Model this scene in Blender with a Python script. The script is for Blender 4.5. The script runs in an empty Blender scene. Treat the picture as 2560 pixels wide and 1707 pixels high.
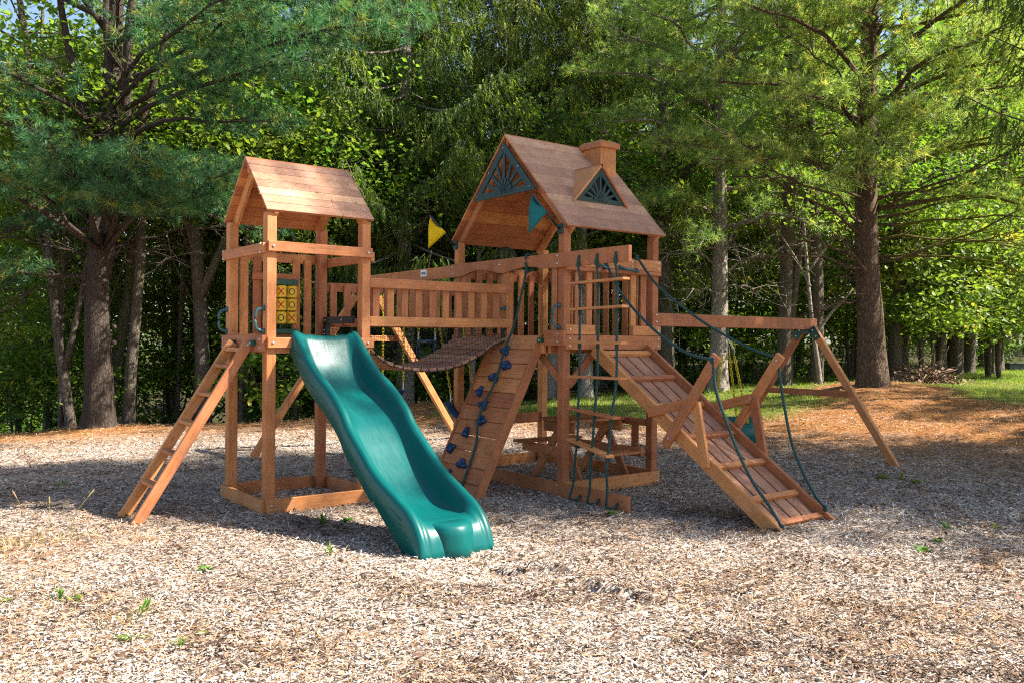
import bpy, bmesh, math, random
import numpy as np
from mathutils import Matrix, Vector

R = math.radians
S = bpy.context.scene
COL = S.collection
rng = np.random.default_rng(11)
random.seed(5)

# ------------------------------------------------------------------ camera, sky, sun, exposure
CAM = Vector((-2.8504, -7.1427, 1.4995))
FW = Vector((0.60886447, 0.7932685, -0.00302372))
RT = Vector((0.79326228, -0.60882989, 0.00781806))
UP = Vector((-0.00436089, 0.00715874, 0.99996487))
cd = bpy.data.cameras.new("camera")
cd.sensor_width = 36.0
cd.lens = 36.0 * 2178.2 / 2560.0
cd.clip_end = 600
co = bpy.data.objects.new("camera", cd)
COL.objects.link(co)
co.matrix_world = Matrix(((RT.x, UP.x, -FW.x, CAM.x), (RT.y, UP.y, -FW.y, CAM.y), (RT.z, UP.z, -FW.z, CAM.z), (0, 0, 0, 1)))
S.camera = co

# plan axes of the site: u runs to the right along the lawn edge, d runs away into the woods
AU = Vector((RT.x, RT.y, 0)).normalized()
AD = Vector((FW.x, FW.y, 0)).normalized()
ORG = Vector((CAM.x, CAM.y, 0))
SUN_EL = R(45)
SUN_AZ = R(3)           # almost square from the right
sun_dir = (AU * math.cos(SUN_AZ) - AD * math.sin(SUN_AZ)) * math.cos(SUN_EL) + Vector((0, 0, math.sin(SUN_EL)))
w = bpy.data.worlds.new("World")
S.world = w
w.use_nodes = True
wn = w.node_tree.nodes
sky = wn.new("ShaderNodeTexSky")
sky.sky_type = 'NISHITA'
sky.sun_disc = False
sky.sun_elevation = SUN_EL
sky.sun_rotation = math.atan2(sun_dir.x, sun_dir.y)
sky.air_density = 1.0
sky.dust_density = 1.2
wn["Background"].inputs[1].default_value = 0.08
w.node_tree.links.new(sky.outputs[0], wn["Background"].inputs[0])
sl = bpy.data.lights.new("sun", 'SUN')
sl.energy = 5.0
sl.angle = R(0.53)
sl.color = (1.0, 0.93, 0.82)
so = bpy.data.objects.new("sun", sl)
COL.objects.link(so)
so.rotation_euler = sun_dir.to_track_quat('Z', 'Y').to_euler()
S.view_settings.view_transform = 'Standard'
S.view_settings.look = 'None'
S.view_settings.gamma = 1.0
S.view_settings.exposure = 1.72
S.view_settings.use_curve_mapping = False
S.cycles.max_bounces = 8
S.cycles.transmission_bounces = 6
S.cycles.diffuse_bounces = 5
S.cycles.use_denoising = False
S.cycles.filter_width = 1.15
S.cycles.sample_clamp_indirect = 4.0

# ------------------------------------------------------------------ materials
def mat(name):
    m = bpy.data.materials.new(name)
    m.use_nodes = True
    nt = m.node_tree
    return m, nt, nt.nodes["Principled BSDF"]

def N(nt, kind, **kw):
    n = nt.nodes.new(kind)
    for k, v in kw.items():
        setattr(n, k, v)
    return n

def ramp(nt, stops, src=None):
    n = N(nt, "ShaderNodeValToRGB")
    e = n.color_ramp.elements
    while len(e) < len(stops):
        e.new(0.5)
    for i, (p, c) in enumerate(stops):
        e[i].position = p
        e[i].color = (c[0], c[1], c[2], 1)
    if src is not None:
        nt.links.new(src, n.inputs[0])
    return n

def noise(nt, vec, scale, detail=4, rough=0.6, dim='3D'):
    n = N(nt, "ShaderNodeTexNoise", noise_dimensions=dim)
    n.inputs["Scale"].default_value = scale
    n.inputs["Detail"].default_value = detail
    n.inputs["Roughness"].default_value = rough
    if vec is not None:
        nt.links.new(vec, n.inputs["Vector"])
    return n

def mixc(nt, a, b, fac, mode='MIX'):
    n = N(nt, "ShaderNodeMix", data_type='RGBA', blend_type=mode)
    for sock, v in ((n.inputs[6], a), (n.inputs[7], b)):
        if isinstance(v, tuple):
            sock.default_value = (v[0], v[1], v[2], 1)
        else:
            nt.links.new(v, sock)
    if isinstance(fac, float):
        n.inputs[0].default_value = fac
    else:
        nt.links.new(fac, n.inputs[0])
    return n.outputs[2]

def math_n(nt, op, a, b=None, clamp=False):
    n = N(nt, "ShaderNodeMath", operation=op, use_clamp=clamp)
    for i, v in enumerate((a, b)):
        if v is None:
            continue
        if isinstance(v, (int, float)):
            n.inputs[i].default_value = v
        else:
            nt.links.new(v, n.inputs[i])
    return n.outputs[0]

def wood(name, base, dark, light, rough=0.62, wear=0.0):
    m, nt, b = mat(name)
    tc = N(nt, "ShaderNodeTexCoord")
    oi = N(nt, "ShaderNodeObjectInfo")
    off = N(nt, "ShaderNodeVectorMath", operation='ADD')
    cmb = N(nt, "ShaderNodeCombineXYZ")
    r10 = math_n(nt, 'MULTIPLY', oi.outputs["Random"], 40.0)
    for i in range(3):
        nt.links.new(r10, cmb.inputs[i])
    nt.links.new(tc.outputs["Object"], off.inputs[0])
    nt.links.new(cmb.outputs[0], off.inputs[1])
    mp = N(nt, "ShaderNodeMapping")
    mp.inputs["Scale"].default_value = (1.6, 34, 34)
    nt.links.new(off.outputs[0], mp.inputs[0])
    g = noise(nt, mp.outputs[0], 2.2, 6, 0.68)
    g.inputs["Distortion"].default_value = 0.5
    c = ramp(nt, [(0.25, dark), (0.5, base), (0.78, light)], g.outputs[0])
    # knots
    mk = N(nt, "ShaderNodeMapping")
    mk.inputs["Scale"].default_value = (3.0, 12, 12)
    nt.links.new(off.outputs[0], mk.inputs[0])
    v = N(nt, "ShaderNodeTexVoronoi")
    v.inputs["Scale"].default_value = 1.2
    nt.links.new(mk.outputs[0], v.inputs["Vector"])
    kr = ramp(nt, [(0.03, (1, 1, 1)), (0.10, (0, 0, 0))], v.outputs["Distance"])
    c2 = mixc(nt, c.outputs[0], tuple(x * 0.45 for x in dark), math_n(nt, 'MULTIPLY', kr.outputs[0], 0.8))
    # blotchy stain and weather wear
    bl = noise(nt, off.outputs[0], 5.0, 4, 0.6)
    br = ramp(nt, [(0.35, (0.80, 0.78, 0.78)), (0.65, (1.1, 1.1, 1.1))], bl.outputs[0])
    c3 = mixc(nt, c2, br.outputs[0], 1.0, 'MULTIPLY')
    if wear:
        wv = noise(nt, off.outputs[0], 9.0, 6, 0.75)
        wr = ramp(nt, [(0.42, (0, 0, 0)), (0.66, (1, 1, 1))], wv.outputs[0])
        c3 = mixc(nt, c3, (0.42, 0.31, 0.25), math_n(nt, 'MULTIPLY', wr.outputs[0], wear))
    # board to board difference
    hv = N(nt, "ShaderNodeHueSaturation")
    nt.links.new(c3, hv.inputs["Color"])
    nt.links.new(math_n(nt, 'ADD', math_n(nt, 'MULTIPLY', oi.outputs["Random"], 0.46), 0.78), hv.inputs["Value"])
    nt.links.new(math_n(nt, 'ADD', math_n(nt, 'MULTIPLY', oi.outputs["Random"], 0.016), 0.492), hv.inputs["Hue"])
    nt.links.new(hv.outputs[0], b.inputs["Base Color"])
    b.inputs["Roughness"].default_value = rough
    b.inputs["Specular IOR Level"].default_value = 0.22
    bp = N(nt, "ShaderNodeBump")
    bp.inputs["Strength"].default_value = 0.35
    bp.inputs["Distance"].default_value = 0.004
    nt.links.new(g.outputs[0], bp.inputs["Height"])
    nt.links.new(bp.outputs[0], b.inputs["Normal"])
    return m

def plain(name, col, rough=0.5, metal=0.0, spec=0.5, var=0.15, scale=8.0, bump=0.0):
    m, nt, b = mat(name)
    tc = N(nt, "ShaderNodeTexCoord")
    n = noise(nt, tc.outputs["Object"], scale, 5, 0.6)
    lo = tuple(c * (1 - var) for c in col)
    hi = tuple(min(1, c * (1 + var)) for c in col)
    c = ramp(nt, [(0.3, lo), (0.7, hi)], n.outputs[0])
    nt.links.new(c.outputs[0], b.inputs["Base Color"])
    b.inputs["Roughness"].default_value = rough
    b.inputs["Metallic"].default_value = metal
    b.inputs["Specular IOR Level"].default_value = spec
    if bump:
        bp = N(nt, "ShaderNodeBump")
        bp.inputs["Strength"].default_value = bump
        bp.inputs["Distance"].default_value = 0.005
        nt.links.new(n.outputs[0], bp.inputs["Height"])
        nt.links.new(bp.outputs[0], b.inputs["Normal"])
    return m

def leafy(name, ca, cb, cc=None, trans=0.35, rough=0.5, tcol=None):
    m, nt, b = mat(name)
    at = N(nt, "ShaderNodeAttribute", attribute_name="tint")
    oi = N(nt, "ShaderNodeObjectInfo")
    stops = [(0.0, ca), (0.7, cb), (1.0, cc or cb)]
    c = ramp(nt, stops, at.outputs["Fac"])
    hv = N(nt, "ShaderNodeHueSaturation")
    nt.links.new(c.outputs[0], hv.inputs["Color"])
    nt.links.new(math_n(nt, 'ADD', math_n(nt, 'MULTIPLY', oi.outputs["Random"], 0.05), 0.475), hv.inputs["Hue"])
    nt.links.new(hv.outputs[0], b.inputs["Base Color"])
    b.inputs["Roughness"].default_value = rough
    b.inputs["Specular IOR Level"].default_value = 0.3
    t = N(nt, "ShaderNodeBsdfTranslucent")
    tm = mixc(nt, hv.outputs[0], tcol or (1.7, 1.7, 0.8), 1.0, 'MULTIPLY')
    nt.links.new(tm, t.inputs["Color"])
    mx = N(nt, "ShaderNodeMixShader")
    mx.inputs[0].default_value = trans
    nt.links.new(b.outputs[0], mx.inputs[1])
    nt.links.new(t.outputs[0], mx.inputs[2])
    nt.links.new(mx.outputs[0], nt.nodes["Material Output"].inputs[0])
    return m

def tinted(name, stops, rough=0.85):
    m, nt, b = mat(name)
    at = N(nt, "ShaderNodeAttribute", attribute_name="tint")
    c = ramp(nt, stops, at.outputs["Fac"])
    nt.links.new(c.outputs[0], b.inputs["Base Color"])
    b.inputs["Roughness"].default_value = rough
    b.inputs["Specular IOR Level"].default_value = 0.2
    return m

def bark(name, dark, light, moss=0.0, scale=1.0):
    m, nt, b = mat(name)
    tc = N(nt, "ShaderNodeTexCoord")
    mp = N(nt, "ShaderNodeMapping")
    mp.inputs["Scale"].default_value = (22 * scale, 22 * scale, 4.0 * scale)
    wj = noise(nt, tc.outputs["Object"], 9.0, 4, 0.6)
    wa = N(nt, "ShaderNodeVectorMath", operation='MULTIPLY_ADD')
    wa.inputs[1].default_value = (0.10, 0.10, 0.10)
    nt.links.new(wj.outputs["Color"], wa.inputs[0])
    nt.links.new(tc.outputs["Object"], wa.inputs[2])
    nt.links.new(wa.outputs[0], mp.inputs[0])
    n = noise(nt, mp.outputs[0], 1.3, 8, 0.75)
    v = N(nt, "ShaderNodeTexVoronoi", feature='DISTANCE_TO_EDGE')
    v.inputs["Scale"].default_value = 1.5
    nt.links.new(mp.outputs[0], v.inputs["Vector"])
    crack = ramp(nt, [(0.0, (0.35, 0.35, 0.35)), (0.25, (1, 1, 1))], v.outputs["Distance"])
    h = math_n(nt, 'MULTIPLY', math_n(nt, 'ADD', n.outputs[0], 0.3), crack.outputs[0])
    c = ramp(nt, [(0.1, dark), (0.75, light)], h)
    out = c.outputs[0]
    if moss:
        mn = noise(nt, tc.outputs["Object"], 3.0, 6, 0.7)
        sx = N(nt, "ShaderNodeSeparateXYZ")
        nt.links.new(tc.outputs["Object"], sx.inputs[0])
        side = math_n(nt, 'ADD', math_n(nt, 'MULTIPLY', sx.outputs[0], 1.2), mn.outputs[0])
        mr = ramp(nt, [(0.62, (0, 0, 0)), (0.85, (1, 1, 1))], side)
        out = mixc(nt, out, (0.13, 0.13, 0.02), math_n(nt, 'MULTIPLY', mr.outputs[0], moss))
    nt.links.new(out, b.inputs["Base Color"])
    b.inputs["Roughness"].default_value = 0.9
    b.inputs["Specular IOR Level"].default_value = 0.15
    bp = N(nt, "ShaderNodeBump")
    bp.inputs["Strength"].default_value = 0.9
    bp.inputs["Distance"].default_value = 0.03
    nt.links.new(h, bp.inputs["Height"])
    nt.links.new(bp.outputs[0], b.inputs["Normal"])
    return m

M = {}
M['wood'] = wood("cedar_wood", (0.48, 0.182, 0.062), (0.35, 0.120, 0.037), (0.58, 0.25, 0.098), 0.62, 0.16)
M['roof'] = wood("weathered_cedar_wood", (0.43, 0.230, 0.132), (0.33, 0.168, 0.090), (0.50, 0.295, 0.190), 0.75, 0.28)
M['deck'] = wood("worn_deck_wood", (0.42, 0.205, 0.105), (0.30, 0.135, 0.065), (0.50, 0.28, 0.16), 0.85, 0.40)
M['slide'] = plain("teal_green_plastic", (0.0008, 0.088, 0.082), 0.36, 0, 0.26, 0.10, 3.0)
M['green'] = plain("dark_green_plastic", (0.002, 0.028, 0.024), 0.5, 0, 0.5, 0.12, 6.0)
M['bracket'] = plain("green_coated_steel", (0.006, 0.060, 0.035), 0.4, 0, 0.5, 0.15, 9.0)
M['handle'] = plain("grey_green_plastic", (0.02, 0.085, 0.095), 0.4, 0, 0.5, 0.12, 9.0)
M['black'] = plain("black_coated_steel", (0.010, 0.012, 0.015), 0.45, 0, 0.5, 0.2, 9.0)
M['yellow'] = plain("yellow_plastic", (0.72, 0.47, 0.008), 0.42, 0, 0.5, 0.06, 6.0)
M['chain'] = plain("yellow_chain_coating", (0.62, 0.48, 0.01), 0.4, 0, 0.5, 0.08, 20.0)
M['red'] = plain("red_print", (0.45, 0.012, 0.02), 0.5, 0, 0.4, 0.05)
M['ink'] = plain("dark_print", (0.012, 0.016, 0.02), 0.5, 0, 0.4, 0.05)
M['blue'] = plain("blue_plastic", (0.004, 0.038, 0.105), 0.45, 0, 0.5, 0.25, 30.0, 0.4)
M['rope'] = tinted("dark_green_rope", [(0.0, (0.008, 0.022, 0.022)), (0.5, (0.026, 0.066, 0.062)), (1.0, (0.060, 0.120, 0.112))], 0.8)
M['net'] = plain("black_net_cord", (0.015, 0.015, 0.017), 0.75, 0, 0.2, 0.3, 60.0)
M['steel'] = plain("galvanised_steel", (0.55, 0.56, 0.58), 0.35, 0.85, 0.5, 0.12, 40.0)
M['white'] = plain("white_sticker", (0.75, 0.78, 0.80), 0.45, 0, 0.4, 0.04)
M['flagg'] = plain("teal_cloth", (0.002, 0.10, 0.105), 0.7, 0, 0.2, 0.1, 20.0)
M['flagy'] = plain("yellow_cloth", (0.78, 0.50, 0.005), 0.7, 0, 0.2, 0.06, 20.0)
M['gravel'] = plain("grey_siding", (0.06, 0.075, 0.09), 0.5, 0, 0.4, 0.2, 4.0)
M['glass'] = plain("pale_window", (0.22, 0.30, 0.36), 0.15, 0, 0.5, 0.1, 4.0)
M['bark_pine'] = bark("dark_pine_bark", (0.020, 0.015, 0.012), (0.100, 0.076, 0.060))
M['bark_right'] = bark("mossy_pine_bark", (0.035, 0.022, 0.016), (0.20, 0.135, 0.092), 0.9)
M['bark_pale'] = bark("pale_grey_bark", (0.10, 0.085, 0.07), (0.40, 0.34, 0.28), 0.2)
M['bark_grey'] = bark("grey_brown_bark", (0.035, 0.028, 0.022), (0.17, 0.14, 0.11), 0.25)
M['twig'] = plain("dry_twig_bark", (0.085, 0.062, 0.045), 0.9, 0, 0.1, 0.35, 5.0)
M['needle_blue'] = leafy("blue_green_needles", (0.028, 0.080, 0.036), (0.105, 0.235, 0.095), (0.28, 0.26, 0.06), 0.36, 0.5, (1.3, 1.6, 0.8))
M['needle_green'] = leafy("sunny_pine_needles", (0.070, 0.135, 0.040), (0.27, 0.40, 0.13), (0.44, 0.44, 0.12), 0.48, 0.5, (1.6, 1.7, 0.7))
M['spruce'] = leafy("spruce_needles", (0.018, 0.042, 0.012), (0.100, 0.155, 0.024), (0.34, 0.40, 0.055), 0.45, 0.55, (1.6, 1.7, 0.6))
M['leaf_a'] = leafy("yellow_green_leaves", (0.09, 0.15, 0.02), (0.20, 0.26, 0.038), (0.44, 0.34, 0.045), 0.54)
M['leaf_b'] = leafy("green_leaves", (0.07, 0.15, 0.02), (0.15, 0.24, 0.035), (0.32, 0.29, 0.04), 0.52)
M['leaf_bush'] = leafy("sunlit_green_leaves", (0.08, 0.14, 0.02), (0.21, 0.29, 0.05), (0.46, 0.38, 0.06), 0.42)
M['grass'] = leafy("lawn_grass_blades", (0.10, 0.18, 0.02), (0.24, 0.32, 0.05), (0.46, 0.40, 0.15), 0.40)
M['weed'] = leafy("weed_leaves", (0.04, 0.12, 0.012), (0.09, 0.20, 0.02), (0.20, 0.22, 0.03), 0.35)
M['drygrass'] = leafy("dry_grass_blades", (0.10, 0.12, 0.03), (0.30, 0.24, 0.09), (0.45, 0.36, 0.18), 0.3)
M['chips'] = tinted("weathered_wood_chips", [(0.0, (0.07, 0.046, 0.032)), (0.20, (0.215, 0.14, 0.092)), (0.45, (0.355, 0.295, 0.24)), (0.75, (0.50, 0.45, 0.395)), (1.0, (0.72, 0.68, 0.61))])
M['straw'] = tinted("pine_straw", [(0.0, (0.17, 0.085, 0.04)), (0.5, (0.37, 0.20, 0.09)), (1.0, (0.52, 0.36, 0.21))])
M['brush'] = tinted("brown_brush", [(0.0, (0.08, 0.045, 0.03)), (0.5, (0.20, 0.12, 0.08)), (1.0, (0.32, 0.22, 0.15))])

def scuff(m):
    nt = m.node_tree
    b = nt.nodes["Principled BSDF"]
    tc = N(nt, "ShaderNodeTexCoord")
    mp = N(nt, "ShaderNodeMapping")
    mp.inputs["Scale"].default_value = (30, 3, 3)
    nt.links.new(tc.outputs["Object"], mp.inputs[0])
    n = noise(nt, mp.outputs[0], 2.0, 8, 0.7)
    r = ramp(nt, [(0.35, (0.26, 0.26, 0.26)), (0.7, (0.46, 0.46, 0.46))], n.outputs[0])
    nt.links.new(r.outputs[0], b.inputs["Roughness"])
    d = noise(nt, tc.outputs["Object"], 5.0, 8, 0.75)
    dr = ramp(nt, [(0.56, (0, 0, 0)), (0.80, (1, 1, 1))], d.outputs[0])
    src = b.inputs["Base Color"].links[0].from_socket
    c = mixc(nt, src, (0.10, 0.16, 0.13), math_n(nt, 'MULTIPLY', dr.outputs[0], 0.07))
    nt.links.new(c, b.inputs["Base Color"])
scuff(M['slide'])

# ------------------------------------------------------------------ object helpers
W = {}
def link(o, parent, mw):
    COL.objects.link(o)
    W[o.name] = mw
    if parent is not None:
        o.parent = parent
        o.matrix_basis = W[parent.name].inverted() @ mw
    else:
        o.matrix_basis = mw
    return o

def tag(o, label=None, cat=None, group=None, kind=None):
    for k, v in (('label', label), ('category', cat), ('group', group), ('kind', kind)):
        if v:
            o[k] = v
    return o

def thing(name, label, cat, loc=(0, 0, 0), group=None):
    o = bpy.data.objects.new(name, None)
    o.empty_display_size = 0.2
    link(o, None, Matrix.Translation(loc))
    return tag(o, label, cat, group)

def basis(x, y, z, o):
    return Matrix(((x.x, y.x, z.x, o.x), (x.y, y.y, z.y, o.y), (x.z, y.z, z.z, o.z), (0, 0, 0, 1)))

_cache = {}
def block_mesh(L, w_, t, m, ch=0.004):
    k = (round(L, 3), round(w_, 3), round(t, 3), m, ch)
    if k in _cache:
        return _cache[k]
    bm = bmesh.new()
    bmesh.ops.create_cube(bm, size=1.0)
    bmesh.ops.scale(bm, vec=(L, w_, t), verts=bm.verts)
    if ch:
        bmesh.ops.bevel(bm, geom=list(bm.edges), offset=min(ch, t * 0.3), segments=1, affect='EDGES', profile=0.5)
    me = bpy.data.meshes.new("board")
    bm.to_mesh(me)
    bm.free()
    for q in m.split("+"):
        me.materials.append(M[q])
    if "+" in m:                       # weathered only on the side turned to the sky
        for f in me.polygons:
            f.material_index = 0 if f.normal.z > 0.5 else 1
    _cache[k] = me
    return me

def board(parent, name, a, b, w_, t, wdir, m='wood', ch=0.004):
    a, b = Vector(a), Vector(b)
    x = (b - a)
    L = x.length
    x.normalize()
    y = Vector(wdir)
    y = (y - x * y.dot(x)).normalized()
    z = x.cross(y)
    o = bpy.data.objects.new(name, block_mesh(L, w_, t, m, ch))
    return link(o, parent, basis(x, y, z, (a + b) / 2))

def box(parent, name, x0, x1, y0, y1, z0, z1, m='wood', ch=0.004):
    c = Vector(((x0 + x1) / 2, (y0 + y1) / 2, (z0 + z1) / 2))
    d = [(x1 - x0, Vector((1, 0, 0))), (y1 - y0, Vector((0, 1, 0))), (z1 - z0, Vector((0, 0, 1)))]
    d.sort(key=lambda q: -q[0])
    x, y = d[0][1], d[1][1]
    o = bpy.data.objects.new(name, block_mesh(d[0][0], d[1][0], d[2][0], m, ch))
    return link(o, parent, basis(x, y, x.cross(y), c))

class MB:
    """collects vertices and faces of one object"""
    def __init__(self):
        self.v, self.f, self.t, self.mi, self.n = [], [], [], [], 0
    def add(self, verts, faces, tint=0.5, mi=0):
        verts = np.asarray(verts, dtype=np.float32).reshape(-1, 3)
        self.v.append(verts)
        tt = np.asarray(tint, dtype=np.float32)
        self.t.append(np.full(len(verts), tt, dtype=np.float32) if tt.ndim == 0 else tt)
        if isinstance(faces, np.ndarray):
            faces = [faces]
        else:
            by = {}
            for f in faces:
                by.setdefault(len(f), []).append(f)
            faces = [np.array(q, dtype=np.int64) for q in by.values()]
        for q in faces:
            self.f.append(q.astype(np.int64) + self.n)
            self.mi.append(np.full(len(q), mi, dtype=np.int32))
        self.n += len(verts)
    def tube(self, pts, rad, sides=6, tint=0.5, mi=0, caps=True):
        P = np.asarray(pts, dtype=np.float64)
        n = len(P)
        rad = np.full(n, rad) if np.ndim(rad) == 0 else np.asarray(rad)
        T = np.gradient(P, axis=0)
        T /= np.linalg.norm(T, axis=1)[:, None] + 1e-12
        ref = np.array([0, 0, 1.0]) if abs(T[:, 2]).mean() < 0.8 else np.array([1.0, 0, 0])
        A = np.cross(T, ref)
        A /= np.linalg.norm(A, axis=1)[:, None] + 1e-12
        B = np.cross(T, A)
        th = np.arange(sides) * 2 * np.pi / sides
        V = P[:, None, :] + rad[:, None, None] * (np.cos(th)[None, :, None] * A[:, None, :] + np.sin(th)[None, :, None] * B[:, None, :])
        i = np.arange(n - 1)[:, None] * sides
        j = np.arange(sides)[None, :]
        k = (j + 1) % sides
        F = np.stack([i + j, i + k, i + sides + k, i + sides + j], -1).reshape(-1, 4)
        self.add(V.reshape(-1, 3), F, tint, mi)
        if caps:
            self.f.append((np.arange(sides)[::-1] + self.n - n * sides)[None, :].astype(np.int64))
            self.mi.append(np.array([mi], dtype=np.int32))
            self.f.append((np.arange(sides) + self.n - sides)[None, :].astype(np.int64))
            self.mi.append(np.array([mi], dtype=np.int32))
    def rope(self, pts, r, sides=8):
        """laid rope: strands wind round the core as raised, lighter ridges"""
        P = np.asarray(pts, float)
        seg = np.linalg.norm(np.diff(P, axis=0), axis=1)
        s = np.concatenate([[0], np.cumsum(seg)])
        n = max(8, int(s[-1] / 0.009))
        q = np.linspace(0, s[-1], n)
        Q = np.stack([np.interp(q, s, P[:, k]) for k in range(3)], 1)
        self.tube(Q, r, sides)
        ph = (np.arange(sides) / sides)[None, :] * 3 + (q / 0.035)[:, None]
        wv = 0.5 + 0.5 * np.cos(2 * np.pi * ph)
        V = self.v[-1].reshape(n, sides, 3)
        c = Q[:, None, :]
        self.v[-1] = (c + (V - c) * (0.84 + 0.26 * wv)[..., None]).reshape(-1, 3).astype(np.float32)
        self.t[-1] = wv.reshape(-1).astype(np.float32)
    def prism(self, poly, ext, mi=0):
        """poly: 3D points in one plane, counter-clockwise seen against ext; ext: extrusion vector"""
        P = np.asarray(poly, dtype=np.float64)
        e = np.asarray(ext, dtype=np.float64)
        n = len(P)
        V = np.concatenate([P, P + e])
        F = [list(range(n))[::-1], [n + i for i in range(n)]]
        F += [[i, (i + 1) % n, n + (i + 1) % n, n + i] for i in range(n)]
        self.add(V, F, 0.5, mi)
    def mesh(self, name, mats, smooth=False, origin=(0, 0, 0)):
        V = np.concatenate(self.v) - np.asarray(origin, dtype=np.float32)
        tot = np.concatenate([np.full(len(q), q.shape[1], dtype=np.int32) for q in self.f])
        idx = np.concatenate([q.reshape(-1) for q in self.f]).astype(np.int32)
        me = bpy.data.meshes.new(name)
        me.vertices.add(len(V))
        me.vertices.foreach_set("co", V.astype(np.float32).reshape(-1))
        me.loops.add(len(idx))
        me.loops.foreach_set("vertex_index", idx)
        me.polygons.add(len(tot))
        me.polygons.foreach_set("loop_start", np.concatenate([[0], np.cumsum(tot)[:-1]]).astype(np.int32))
        me.polygons.foreach_set("loop_total", tot)
        for mm in mats:
            me.materials.append(M[mm])
        if len(mats) > 1:
            me.polygons.foreach_set("material_index", np.concatenate(self.mi))
        me.polygons.foreach_set("use_smooth", np.full(len(tot), smooth, dtype=bool))
        a = me.attributes.new("tint", 'FLOAT', 'POINT')
        a.data.foreach_set("value", np.concatenate(self.t))
        me.update(calc_edges=True)
        return me
    def build(self, name, mats, parent=None, smooth=False, origin=None):
        if isinstance(mats, str):
            mats = [mats]
        if origin is None:
            V = np.concatenate(self.v)
            origin = (V.min(0) + V.max(0)) / 2
        o = bpy.data.objects.new(name, self.mesh(name, mats, smooth, origin))
        return link(o, parent, Matrix.Translation([float(x) for x in origin]))

def bolt(parent, pos, nrm, r=0.0115):
    k = ('bolt', round(r, 4))
    if k not in _cache:
        b = MB()
        th = np.arange(8) * np.pi / 4
        ring = lambda rr, z: np.stack([rr * np.cos(th), rr * np.sin(th), np.full(8, z)], 1)
        V = np.concatenate([ring(r, -0.004), ring(r, 0.004), ring(r * 0.55, 0.008)])
        F = [[i, (i + 1) % 8, 8 + (i + 1) % 8, 8 + i] for i in range(8)] + [[8 + i, 8 + (i + 1) % 8, 16 + (i + 1) % 8, 16 + i] for i in range(8)] + [[16 + i for i in range(8)]]
        b.add(V, F)
        _cache[k] = b.mesh("bolt", ['steel'])
    z = Vector(nrm).normalized()
    x = z.orthogonal().normalized()
    o = bpy.data.objects.new("bolt", _cache[k])
    return link(o, parent, basis(x, z.cross(x), z, Vector(pos) + z * 0.002))

def smooth_path(pts, n=8):
    """Catmull-Rom through the points"""
    P = [np.asarray(q, dtype=float) for q in pts]
    P = [2 * P[0] - P[1]] + P + [2 * P[-1] - P[-2]]
    out = []
    for i in range(1, len(P) - 2):
        for s in np.linspace(0, 1, n, endpoint=False):
            a, b, c, d = P[i - 1], P[i], P[i + 1], P[i + 2]
            out.append(0.5 * ((2 * b) + (-a + c) * s + (2 * a - 5 * b + 4 * c - d) * s * s + (-a + 3 * b - 3 * c + d) * s ** 3))
    out.append(P[-2])
    return np.array(out)

def ball(mb, c, r, mi=0, squash=(1, 1, 1), seg=8, rings=5, tint=0.5):
    th = np.arange(seg) * 2 * np.pi / seg
    V, F = [], []
    for i in range(rings + 1):
        ph = np.pi * i / rings
        V.append(np.stack([np.sin(ph) * np.cos(th), np.sin(ph) * np.sin(th), np.full(seg, np.cos(ph))], 1))
    V = np.concatenate(V) * r * np.array(squash) + np.array(c)
    for i in range(rings):
        for j in range(seg):
            k = (j + 1) % seg
            F.append([i * seg + j, (i + 1) * seg + j, (i + 1) * seg + k, i * seg + k])
    mb.add(V, F, tint, mi)

def lerp(a, b, s):
    return tuple(x + (y - x) * s for x, y in zip(a, b))

# ------------------------------------------------------------------ ground
def site(u, d):
    return (ORG.x + AU.x * u + AD.x * d, ORG.y + AU.y * u + AD.y * d)

def uv_of(x, y):
    return ((x - ORG.x) * AU.x + (y - ORG.y) * AU.y, (x - ORG.x) * AD.x + (y - ORG.y) * AD.y)

def vnoise(x, y, s, seed=0):
    """cheap smooth value noise"""
    x = np.asarray(x, float) * s + seed * 17.3
    y = np.asarray(y, float) * s + seed * 31.7
    xi, yi = np.floor(x), np.floor(y)
    fx, fy = x - xi, y - yi
    fx, fy = fx * fx * (3 - 2 * fx), fy * fy * (3 - 2 * fy)
    h = lambda a, b: np.modf(np.abs(np.sin(a * 127.1 + b * 311.7) * 43758.5453))[0]
    return (h(xi, yi) * (1 - fx) + h(xi + 1, yi) * fx) * (1 - fy) + (h(xi, yi + 1) * (1 - fx) + h(xi + 1, yi + 1) * fx) * fy

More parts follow.
